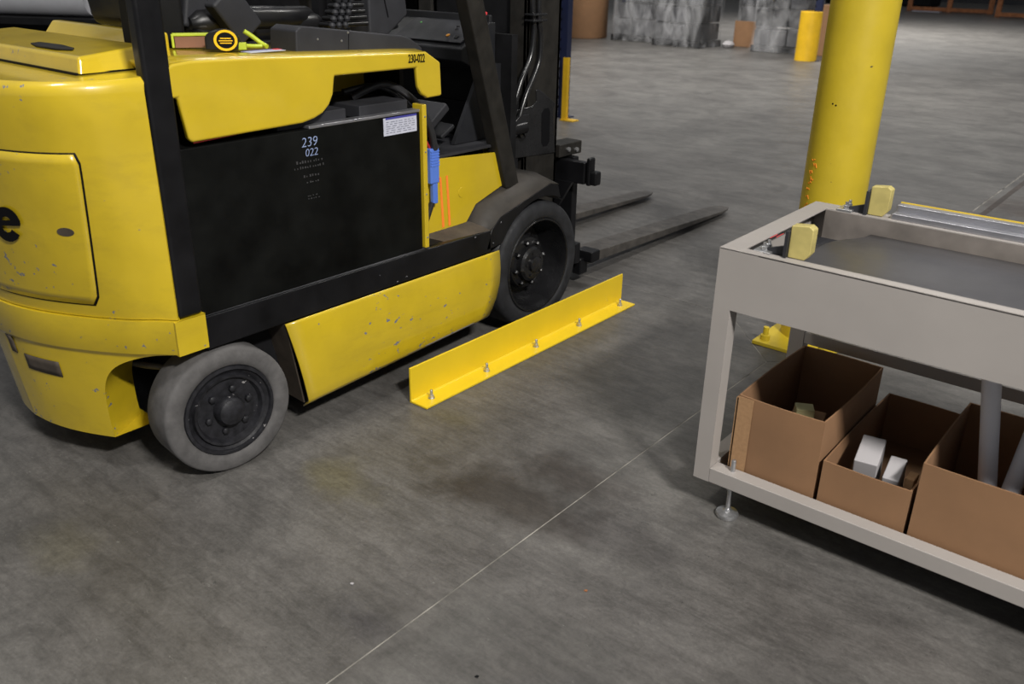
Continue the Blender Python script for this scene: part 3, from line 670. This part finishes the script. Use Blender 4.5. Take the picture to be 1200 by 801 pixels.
fk = fork(-2.715, -2.575); fork(mx(-2.575), mx(-2.715))
O('lower_fork_stop', B().box(-2.565, -2.51, 3.63, 3.70, .06, .15).box(-2.565, -2.46, 3.66, 3.74, .13, .19), 'black', CR, bevel=.008)

# things lying on the hood
TM = thing('tape_measure', (-2.47, 1.60, 1.327), 'black and yellow pocket tape measure standing on the forklift hood', 'tape measure')
mt = Matrix.Translation((-2.47, 1.60, 1.327)) @ Matrix.Rotation(math.radians(52), 4, 'Z') @ Matrix.Diagonal((1.12, 1.12, .98, 1))
def tmb(b): return b.xform(mt)
body = [(.045*math.cos(q)+.0, .032+.030*math.sin(q)) for q in [math.radians(a) for a in range(0, 181, 15)]]+[(-.045, .0), (.040, .0)]
O('case', tmb(B().prism([(x, -.018, z) for x, z in body], (0, .036, 0))), 'vinyl', TM, bevel=.006, seg=3)
O('yellow_ring', tmb(B().lathe([(.031, 0), (.031, .003), (.024, .003), (.024, 0)], (.010, -.0185, .030), (0, -1, 0), 28)), 'tapeyellow', TM)
O('face_disc', tmb(B().lathe([(.024, 0), (.024, .0015), (0, .0015)], (.010, -.0185, .030), (0, -1, 0), 24)), 'ink', TM)
b = B()
for k, (z, w_) in enumerate(((.036, .014), (.029, .018), (.022, .015))): b.box(.010-w_, .010+w_, -.0212, -.0202, z-.0015, z+.0015)
O('face_print', tmb(b), 'tapeyellow', TM)
O('belt_clip', tmb(B().box(-.02, .02, .018, .021, .01, .05)), 'zinc', TM)
O('blade_mouth', tmb(B().box(.040, .062, -.012, .012, 0, .022)), 'hivis', TM, bevel=.003)
NB = thing('notebook', (-2.60, 1.56, 1.327), 'lime-edged brown clipboard case lying behind the tape measure on the hood', 'clipboard')
mt = Matrix.Translation((-2.60, 1.575, 1.327)) @ Matrix.Rotation(math.radians(62), 4, 'Z')
O('board', B().box(-.05, .05, -.012, 0, .0, .036).xform(mt), 'brown', NB)
O('lime_frame', B().box(-.056, .056, -.016, .020, .034, .042).box(-.060, -.052, -.016, .006, .0, .040).xform(mt), 'hivis', NB, bevel=.002)
tag(O('safety_glasses_strap', B().tube(smoothpath([(-2.50, 1.70, 1.375), (-2.49, 1.72, 1.36), (-2.475, 1.74, 1.340), (-2.45, 1.745, 1.330)], 12), .007).tube(smoothpath([(-2.52, 1.64, 1.338), (-2.46, 1.69, 1.334), (-2.44, 1.72, 1.334)], 10), .006), 'hivis'), 'lime green strap coiled just right of the tape measure on the hood', 'strap')

# ================================================================== ANGLE IRON GUARD
AG = thing('floor_guard', (-2.18, 2.84, 0), 'bright yellow steel angle guard bolted to the floor beside the forklift', 'guard')
prof = [(-2.226, .001), (-2.134, .001), (-2.134, .009), (-2.212, .009), (-2.217, .014), (-2.217, .149), (-2.226, .149)]
O('angle_bar', B().prism([(x, 2.098, z) for x, z in prof], (0, 1.490, 0)), 'angle', AG, bevel=.0015)
for i, y in enumerate((2.170, 2.50, 2.835, 3.165, 3.515)):
    e = bpy.data.objects.new('anchor_bolt', None); COL.objects.link(e); e.parent = AG; e.location = Vector((-2.178, y, .009))-AG.location; e.empty_display_size = .02
    O('washer', B().lathe([(.0135, 0), (.0135, .0025), (0, .0025)], (-2.178, y, .009), (0, 0, 1), 20), 'zinc', e)
    O('nut', B().lathe([(.0105, .0025), (.0105, .0135), (.008, .0145), (0, .0145)], (-2.178, y, .009), (0, 0, 1), 6), 'zinc', e)
    O('stud', B().lathe([(.006, .012), (.006, .034), (.0045, .036), (0, .036)], (-2.178, y, .009), (0, 0, 1), 12), 'zinc', e)

# ================================================================== YELLOW COLUMN
CC = (-1.305, 3.80)
YC = thing('building_column', (CC[0], CC[1], 0), 'thick round yellow building column behind the conveyor table', 'column')
O('shaft', B().lathe([(.135, .015), (.135, 5.9), (0, 5.9)], (CC[0], CC[1], 0), (0, 0, 1), 64), 'column', YC)
O('base_plate', B().box(CC[0]-.17, CC[0]+.17, CC[1]-.26, CC[1]+.20, .001, .018), 'column', YC, bevel=.002)
for x, y in ((-.13, -.21), (.13, -.21), (-.13, .16), (.13, .16)):
    O('base_bolt', B().lathe([(.022, 0), (.022, .022), (.013, .024), (.013, .06), (0, .062)], (CC[0]+x, CC[1]+y, .018), (0, 0, 1), 10), 'column', YC)
rnd = random.Random(7)
for k in range(11):
    z = .56+k*.028+rnd.uniform(-.006, .006); aa = math.radians(235+rnd.uniform(-6, 3)+k*.5)
    p0 = []
    for j in range(4):
        a2 = aa+math.radians(j*2.6+rnd.uniform(-.6, .6)); p0.append((CC[0]+.1355*math.cos(a2), CC[1]+.1355*math.sin(a2), z+rnd.uniform(-.012, .014)))
    O('orange_scribble', B().tube(p0, .0018, 6), 'orangecol', YC)
for (a, z) in ((262, 1.075), (268, 1.07), (267, 1.62)):
    O('paint_chip', B().lathe([(.004, 0), (.003, .001), (0, .001)], (CC[0]+.135*math.cos(math.radians(a)), CC[1]+.135*math.sin(math.radians(a)), z), (math.cos(math.radians(a)), math.sin(math.radians(a)), 0), 8), 'ink', YC)

# ================================================================== CONVEYOR TABLE
TB = thing('conveyor_table', (-.1, 2.53, 0), 'off-white steel conveyor table on levelling feet, open bottom frame', 'table')
TX0, TX1, TY0, TY1 = -1.045, 1.15, 2.195, 2.885
def tb(name, *a, mat='table', bev=.0025): return O(name, B().box(*a), mat, TB, bevel=bev)
tb('front_apron', TX0, TX1, TY0, TY0+.004, .688, .865, bev=0)
O('front_rail', B().box(TX0, TX1, TY0+.004, TY0+.05, .815, .862), 'table', TB)
for x0 in (TX0, TX1-.052):
    for y0 in (TY0, TY1-.052): tb('leg', x0, x0+.052, y0, y0+.052, .113, .688, bev=0)
tb('end_apron', TX0, TX0+.004, TY0+.004, TY1-.004, .688, .865, bev=0); tb('end_apron', TX1-.004, TX1, TY0+.004, TY1-.004, .688, .865)
tb('back_apron', TX0, TX1, TY1-.004, TY1, .688, .865)
tb('top_border', TX0, TX0+.062, TY0, TY1, .862, .867, bev=.001)
tb('top_border', TX0+.062, -.93, TY0, TY0+.035, .862, .867, bev=.001)
tb('top_border', TX0+.062, TX1, TY1-.07, TY1, .862, .867, bev=.001)
O('top_edge_flange', B().box(-.93, TX1, TY0, TY0+.018, .862, .867), 'table', TB)
tb('bottom_rail', TX0+.052, TX1-.052, TY0, TY0+.050, .113, .163); tb('bottom_rail', TX0+.052, TX1-.052, TY1-.05, TY1, .113, .163)
tb('bottom_rail', TX0, TX0+.050, TY0+.052, TY1-.052, .113, .163); tb('bottom_rail', TX1-.05, TX1, TY0+.052, TY1-.052, .113, .163)
tb('bottom_shelf', TX0+.05, TX1-.05, TY0+.05, TY1-.05, .113, .118, bev=0)
tb('middle_rail', TX0+.052, TX1-.052, TY1-.05, TY1, .375, .418)
tb('shaded_inner_wall', TX0+.062, TX1-.05, TY1-.072, TY1-.068, .70, .862, mat='shaded_inner', bev=0)
for x in (TX0+.115, TX1-.1):
    for y in (TY0+.030, TY1-.06):
        e = bpy.data.objects.new('levelling_foot', None); COL.objects.link(e); e.parent = TB; e.location = Vector((x, y, 0))-TB.location; e.empty_display_size = .02
        O('foot_pad', B().lathe([(0, .001), (.034, .001), (.036, .008), (.034, .015), (.014, .022), (.012, .028), (0, .028)], (x, y, 0), (0, 0, 1), 28), 'zinc', e, smooth=50)
        O('threaded_stud', B().lathe([(.0075, .02), (.0075, .20), (.006, .203), (0, .203)], (x, y, 0), (0, 0, 1), 14), 'zinc', e)
        O('lock_nut', B().lathe([(.013, .098), (.013, .110), (0, .110)], (x, y, 0), (0, 0, 1), 6), 'zinc', e)
# belt, side extrusions, urethane bumpers on brackets
bl = B(); rows = []
for i, (xa, xb) in enumerate(((-.87, -.87), (-.82, -.82), (-.6, -.6), (-.3, -.3), (0, 0), (1.05, 1.05))):
    r = []
    for j in range(11):
        u = j/10; y = 2.288+.50*u; x = xa-.10*math.sin(PI*min(1, u*1.2))*(1 if i == 0 else (.6 if i == 1 else .1))
        z = .815+.016*math.exp(-((u-.62)/.28)**2)*(0.3 if i == 0 else 1)*(1 if i < 4 else .6)-(.035 if i == 0 else 0)
        r.append(Vector((x, y, z)))
    rows.append(r)
O('conveyor_belt', bl.grid(rows), 'belt', TB, thick=.006, smooth=80)
O('return_belt', B().box(-.78, 1.05, 2.27, 2.76, .70, .705), 'dark', TB)
O('head_roller', B().tube([(-.76, 2.25, .755), (-.76, 2.77, .755)], .028, 20), 'plastic', TB)
O('front_extrusion', B().box(-.80, 1.08, 2.218, 2.250, .80, .859).box(-.80, 1.08, 2.250, 2.285, .80, .835), 'alu', TB, bevel=.002)
O('amber_edge_strip', B().box(-.80, -.70, 2.305, 2.316, .812, .824), 'ambsmear', TB)
O('back_extrusion', B().box(-.78, 1.08, 2.87, 2.905, .867, .905).box(-.78, 1.08, 2.83, 2.87, .867, .885), 'alu', TB, bevel=.002)
O('amber_edge_strip', B().box(-.78, 1.08, 2.905, 2.909, .895, .908), 'ambsmear', TB)
for (x, y, z) in ((-.838, 2.262, .862), (-.825, 2.845, .868)):
    O('urethane_bumper', B().py(y-.016, [(x-.031, z), (x+.016, z), (x+.031, z+.022), (x+.031, z+.088), (x+.018, z+.096), (x-.031, z+.090)], .034), 'urethane', TB, bevel=.003)
    O('bumper_bracket', B().box(x-.040, x-.031, y-.028, y+.03, z-.03, z+.075).prism([(x-.14, y-.012, z-.004), (x-.04, y-.012, z+.0), (x-.04, y-.012, z+.030)], (0, .012, 0)).box(x-.14, x-.04, y-.02, y+.03, z-.01, z-.004), 'plastic2', TB)
    O('mounting_plate', B().box(x-.125, x-.075, y-.03, y+.035, z-.004, z+.006), 'zinc', TB, bevel=.002)
    for dy in (-.012, .018): O('mounting_bolt', B().lathe([(.008, 0), (.008, .010), (.005, .012), (.005, .022), (0, .023)], (x-.10, y+dy, z+.006), (0, 0, 1), 6), 'zinc', TB)
for k, x in enumerate((-.975, -.965)):
    O('red_laser_mark', B().box(x-.0012, x+.0012, 2.37+k*.02, 2.42+k*.02, .8671, .8678), 'red', TB)  # laser lines put on the border as flat red colour
O('film_scrap', B().prism([(-.93, 2.52, .805), (-.86, 2.72, .80), (-.80, 2.70, .80), (-.83, 2.60, .81)], (0, 0, .002)), 'cardedge', TB)
O('dark_scrap', B().prism([(-.86, 2.66, .808), (-.83, 2.73, .812), (-.77, 2.74, .808), (-.78, 2.67, .806)], (0, 0, .004)), 'plastic', TB)
O('inner_shelf', B().box(TX0+.06, -.70, 2.26, 2.80, .770, .774), 'plastic2', TB)
O('inner_end_liner', B().box(TX0+.010, TX0+.013, 2.26, 2.80, .70, .862), 'table', TB)

# ---- cartons under the table
def carton(x0, x1, y0, y1, z0, z1, label, grp='open cardboard cartons under the table', skew=0, tape=False, sag=0.0):
    T = thing('cardboard_carton', ((x0+x1)/2, (y0+y1)/2, z0), label, 'box', grp)
    t = .005
    ins = [(x0+t, y0+t), (x1-t, y0+t), (x1-t, y1-t), (x0+t, y1-t)]
    fr = [(x0, y0), (x1, y0), (x1, y1), (x0, y1)]
    names = ('front_panel', 'right_panel', 'back_panel', 'left_panel')
    for i in range(4):
        a, b_ = fr[i], fr[(i+1) % 4]; c, d_ = ins[(i+1) % 4], ins[i]
        bb = B(); n = 8; outr = []; inr = []
        def P(p, q, u, z, bow=0):
            x = p[0]+(q[0]-p[0])*u; y = p[1]+(q[1]-p[1])*u; m = math.sin(PI*u)*((z-z0)/(z1-z0))*sag
            nx, ny = (0, -1) if i == 0 else (1, 0) if i == 1 else (0, 1) if i == 2 else (-1, 0)
            return Vector((x+nx*m, y+ny*m, z))
        zs = [z0, (z0+z1)/2, z1]
        gridv = [[P(a, b_, k/n, z) for k in range(n+1)] for z in zs]
        gin = [[P(d_, c, k/n, z) for k in range(n+1)] for z in zs[::-1]]
        bb.grid(gridv+gin+[gridv[0]])
        bmesh.ops.remove_doubles(bb.bm, verts=bb.bm.verts, dist=1e-5)
        bmesh.ops.holes_fill(bb.bm, edges=[e for e in bb.bm.edges if len(e.link_faces) == 1])
        O(names[i], bb, 'card', T, smooth=30)
    O('bottom_panel', B().box(x0+t, x1-t, y0+t, y1-t, z0, z0+.005), 'card', T)
    return T
c1 = carton(-.955, -.690, 2.256, 2.745, .118, .408, 'tall open brown carton under the left end of the table, tape on its corner', tape=True, sag=.006)
O('masking_tape', B().box(-.960, -.953, 2.250, 2.30, .13, .40).box(-.957, -.905, 2.2500, 2.2515, .125, .405), 'cardedge', c1)
c2 = carton(-.676, -.430, 2.256, 2.825, .118, .290, 'low open brown carton in the middle, white foam pieces inside', sag=.004)
c3 = carton(-.418, -.118, 2.256, 2.72, .118, .386, 'open brown carton on the right with white tubes leaning in it', sag=.003)
def foamblk(c, s, rz, rx, mat, label, cat_='foam piece', name='foam_block', grp=None):
    m = Matrix.Translation(c) @ Matrix.Rotation(rz, 4, 'Z') @ Matrix.Rotation(rx, 4, 'X')
    bm = B().box(-s[0]/2, s[0]/2, -s[1]/2, s[1]/2, -s[2]/2, s[2]/2).xform(m)
    return tag(O(name, bm, mat, bevel=.003), label, cat_, grp)
foamblk((-.80, 2.42, .235), (.10, .14, .16), .2, 0, 'card', 'brown cardboard filler in the tall left carton', 'filler', 'cardboard_filler')
foamblk((-.815, 2.435, .330), (.055, .05, .03), .5, 0, 'creamfoam', 'small cream foam block in the tall left carton', grp=None)
foamblk((-.715, 2.40, .330), (.030, .035, .03), .1, 0, 'cardedge', 'small tan block against the right wall of the tall left carton')
foamblk((-.59, 2.40, .215), (.065, .12, .19), .15, .25, 'foam', 'larger white foam block in the middle carton, on the left')
foamblk((-.508, 2.375, .205), (.045, .10, .17), .1, .25, 'foam', 'smaller white foam block in the middle carton, on the right')
foamblk((-.458, 2.36, .215), (.025, .05, .13), .0, 0, 'cardedge', 'tan cardboard scrap at the right wall of the middle carton')
def leantube(p, q, r, label):
    return tag(O('plastic_tube', B().tube([p, q], r, 28), 'tube'), label, 'tube')
leantube((-.262, 2.47, .130), (-.355, 2.47, .65), .0245, 'white plastic tube leaning left in the right-hand carton')
leantube((-.235, 2.42, .135), (-.205, 2.60, .66), .0245, 'white plastic tube leaning right in the right-hand carton')

# ================================================================== FLOOR LITTER
for (x, y, l) in ((-1.573, 1.232, 'tiny pale chip on the open floor left of the slab joint'), (-1.063, 1.634, 'tiny orange-brown chip on the floor right of the slab joint'), (-1.081, 1.202, 'tiny dark chip on the floor near the bottom edge')):
    m_ = 'foam' if 'pale' in l else ('wood' if 'orange' in l else 'ink')
    tag(O('floor_chip', B().prism([(x, y, .0005), (x+.009, y+.002, .0005), (x+.007, y+.009, .0005), (x+.001, y+.007, .0005)], (0, 0, .002)), m_), l, 'chip')

# ================================================================== BACKGROUND
def upright(x, y, w, h, label, guard=None):
    T = thing('rack_upright', (x, y, 0), label, 'rack post', None)
    O('post', B().box(x-w/2, x+w/2, y-.04, y+.04, .012, h), 'navy', T, bevel=.004)
    O('foot_plate', B().box(x-w, x+w, y-.07, y+.07, .001, .012), 'navy', T)
    b = B()
    for k in range(int(h/.1)): b.box(x-w/2-.001, x-w/2+.02, y-.043, y-.0395, .1+k*.1, .125+k*.1)
    O('punched_holes', b, 'ink', T)
    return T
upright(-5.84, 7.96, .10, 3.2, 'dark blue rack upright right behind the forklift mast')
G1 = thing('post_guard', (-5.66, 7.80, 0), 'narrow yellow post guard on the floor right of the mast', 'guard')
O('guard_angle', B().box(-5.715, -5.655, 7.76, 7.77, .012, .65).box(-5.665, -5.655, 7.77, 7.80, .012, .65), 'farguard', G1)
O('guard_foot', B().box(-5.72, -5.55, 7.74, 7.86, .001, .012), 'farguard', G1)
dkb = thing('rack_goods', (-7.5, 8.3, 0), 'dark stacked bin behind the mast beside the blue upright', 'bin')
O('bin_shell', B().box(-8.1, -6.78, 8.0, 8.8, .1, 2.2), 'dark', dkb)
b = B()
for x in (-8.1, -6.88): O('bin_foot', B().box(x, x+.1, 7.97, 8.8, .001, .1), 'dark', dkb)
for k in range(14): O('bin_rib', B().box(-8.08+k*.095, -8.04+k*.095, 7.975, 8.0, .12, 2.18), 'dark', dkb)
# far yellow guard with upright
G2 = thing('post_guard', (-6.38, 15.9, 0), 'stout yellow post guard in the distance, left of the yellow column', 'guard')
O('guard_shell', B().lathe([(.19, .002), (.19, .82), (.17, .83), (.17, .5), (.17, .002)], (-6.40, 16.0, 0), (0, 0, 1), 28), 'farguard', G2)
up2 = upright(-6.30, 16.05, .12, 3.5, 'dark blue rack upright rising out of the distant yellow guard')
# cardboard drum and upright
dm = thing('cardboard_drum', (-11.95, 16.95, 0), 'large brown cardboard drum at the back beside the blue rack post', 'drum')
O('drum_body', B().lathe([(.0, .002), (.50, .002), (.52, .03), (.52, 1.6), (.50, 1.62), (0, 1.62)], (-11.95, 16.95, 0), (0, 0, 1), 40), 'card', dm)
upright(-11.45, 17.95, .30, 3.5, 'dark blue rack post between the brown drum and the wrapped pallets')
# shrink-wrapped loads
def wrapped(x, y, w, dd, label, seed, cols):
    T = thing('wrapped_pallet_load', (x, y, 0), label, 'wrapped pallet', 'shrink-wrapped pallet loads along the far aisle')
    rr = random.Random(seed)
    O('pallet', B().box(x-w/2+.05, x+w/2-.05, y-dd/2+.05, y+dd/2-.05, .09, .12).box(x-w/2+.05, x-w/2+.15, y-dd/2+.05, y+dd/2-.05, .002, .09).box(x+w/2-.15, x+w/2-.05, y-dd/2+.05, y+dd/2-.05, .002, .09).box(x-.05, x+.05, y-dd/2+.05, y+dd/2-.05, .002, .09), 'dark', T)
    for lv in range(4):
        for c_ in range(cols):
            xa = x-w/2+.07+c_*(w-.14)/cols; xb = xa+(w-.14)/cols-.03
            O('inner_carton', B().box(xa, xb, y-dd/2+.09+rr.uniform(0, .05), y+dd/2-.1, .13+lv*.34, .13+lv*.34+rr.uniform(.27, .33)), rr.choice(['wrapcore', 'wrapcore', 'dark', 'plastic2']), T, bevel=.01)
    rows = []; n = 56
    for z in (.012, .05, .12, .25, .45, .7, 1.0, 1.5):
        row = []
        for k in range(n+1):
            a = 2*PI*(k % n)/n; c, s = math.cos(a), math.sin(a); q = (abs(c)**5+abs(s)**5)**(-1/5)
            rw = w/2*(1.0+(.02 if z < .1 else 0)); wob = 1+.03*math.sin(a*9+z*7+seed)+.018*math.sin(a*23+z*17)
            if z < .06: wob += .03*math.sin(a*14+seed)
            row.append(Vector((x+c*q*rw*wob, y+s*q*dd/2*wob, z)))
        rows.append(row)
    O('shrink_wrap', B().grid(rows), 'wrap', T, smooth=80)
    return T
wrapped(-10.65, 17.35, 1.10, 1.1, 'clear-wrapped grey pallet load next to the blue post, leftmost of the row', 1, 2)
wrapped(-9.35, 16.95, 1.20, 1.0, 'bulging clear-wrapped pallet load, second from the left of the row', 2, 3)
wrapped(-8.35, 18.15, .75, .8, 'recessed clear-wrapped pallet load with a brown box inside', 3, 1)
wrapped(-7.35, 17.25, 1.15, .9, 'clear-wrapped dark pallet load just left of the yellow post guard', 4, 3)
tag(O('crumpled_film', B().lathe([(0, .001), (.10, .01), (.13, .06), (.08, .12), (0, .14)], (-8.55, 17.25, 0), (0, 0, 1), 9), 'foam'), 'white crumpled film scrap on the floor in front of the recessed load', 'film')
tag(O('brown_box', B().box(-8.62, -8.15, 17.58, 17.62, .001, .50), 'card', bevel=.01), 'flat brown carton panel leaning against the recessed wrapped load', 'box')
tag(O('brown_box', B().box(-6.65, -6.25, 17.0, 17.3, .001, .9), 'card', bevel=.01), 'upright brown carton behind the distant yellow guard', 'box')
# far orange pallets
def pallet(x0, x1, y, label):
    T = thing('wooden_pallet', ((x0+x1)/2, y, 0), label, 'pallet', None)
    for z in (.12, .60): O('deck_board', B().box(x0, x1, y-.03, y+1.0, z, z+.09) if z > .5 else B().box(x0, x1, y-.04, y, .03, .16), 'wood', T)
    n = 3
    for k in range(n):
        x = x0+(x1-x0-.2)*k/(n-1); O('pallet_post', B().box(x, x+.16, y-.02, y+.1, .001, .60 if k == 1 else 1.5), 'wood', T)
    return T
def darkload(x0, x1, y, z0, label):
    return tag(O('dark_load', B().box(x0, x1, y, y+1.1, z0, z0+1.0), 'dark', bevel=.05), label, 'load')
pallet(-11.2, -8.15, 37.3, 'orange wooden crate pallet far at the back right of the yellow column')
darkload(-10.9, -8.4, 37.4, .695, 'black bulk load on the far orange pallet')
pallet(-7.7, -4.6, 35.5, 'second orange wooden crate pallet at the far right edge')
darkload(-7.3, -4.8, 35.6, .695, 'black bulk load on the second far orange pallet')
tag(O('dark_load', B().box(-16, -11.4, 41, 42.5, .001, 1.6), 'dark', bevel=.1), 'low black stack beyond the yellow column at the back', 'load')
tag(O('dark_load', B().box(-3.8, 8, 41, 42.5, .001, 1.9), 'dark', bevel=.1), 'long black stack behind the far pallets', 'load')
tag(O('paper_sheet', B().box(-10.9, -9.9, 36.9, 37.2, .001, .02), 'label'), 'pale sheet lying at the far orange pallet', 'sheet')
# dark shelving and rolls seen over the truck
def roll(x, y, z, r, L, ang, mat, label, cat_, grp):
    dv = Vector((math.cos(ang), math.sin(ang), 0)); c = Vector((x, y, z))
    b = B().lathe([(0, -L/2), (r*.3, -L/2), (r*.3, -L/2+.01), (r, -L/2+.01), (r, L/2-.01), (r*.3, L/2-.01), (r*.3, L/2), (0, L/2)], c, dv, 40)
    return tag(O('film_roll', b, mat), label, cat_, grp)
SH = thing('storage_rack', (-9.3, 4.3, 0), 'dark steel storage rack behind the back of the forklift', 'rack')
ra = math.radians(30)
def rk(bx_): return bx_.xform(Matrix.Translation((-9.3, 4.3, 0)) @ Matrix.Rotation(ra, 4, 'Z'))
for x in (-2.6, .72, 3.2):
    for y in (-.5, .5): O('rack_post', rk(B().box(x-.06, x+.06, y-.04, y+.04, .001, 3.0)), 'navy', SH)
for z in (.35, .95): O('rack_shelf', rk(B().box(-2.6, 3.2, -.55, .55, z, z+.06)), 'dark', SH)
O('rack_back', rk(B().box(-2.6, 3.2, .5, .52, .1, 3)), 'dark', SH)
for i, (xx, yy, zz) in enumerate(((-1.0, -.25, 1.20), (-1.0, .19, 1.20))):
    p = Matrix.Translation((-9.3, 4.3, 0)) @ Matrix.Rotation(ra, 4, 'Z') @ Vector((xx, yy, zz))
    roll(p.x, p.y, p.z, .185, 3.0, ra, 'whitefilm', ('white film roll at the front of the rack shelf', 'white film roll at the back of the rack shelf')[i], 'roll', 'white film rolls')
FL2 = thing('dark_shelving', (-13, 12, 0), 'tall dark shelving beyond the operator seat', 'shelving')
m2 = Matrix.Translation((-13, 12, 0)) @ Matrix.Rotation(math.radians(35), 4, 'Z')
O('shelf_back', B().box(-6, 3.4, .6, .65, .001, 3).xform(m2), 'dark', FL2)
for z in (.3, 1.0, 1.7): O('shelf_board', B().box(-6, 3.4, -.5, .6, z, z+.05).xform(m2), 'dark', FL2)
for x in (-6, -3, 0, 3.3): O('shelf_post', B().box(x, x+.1, -.5, -.4, .001, 3).xform(m2), 'navy', FL2)
tag(O('stored_box', B().box(-8.42, -8.17, 6.62, 6.9, .001, 1.6), 'card', bevel=.01), 'tall brown carton standing beyond the operator seat', 'box')
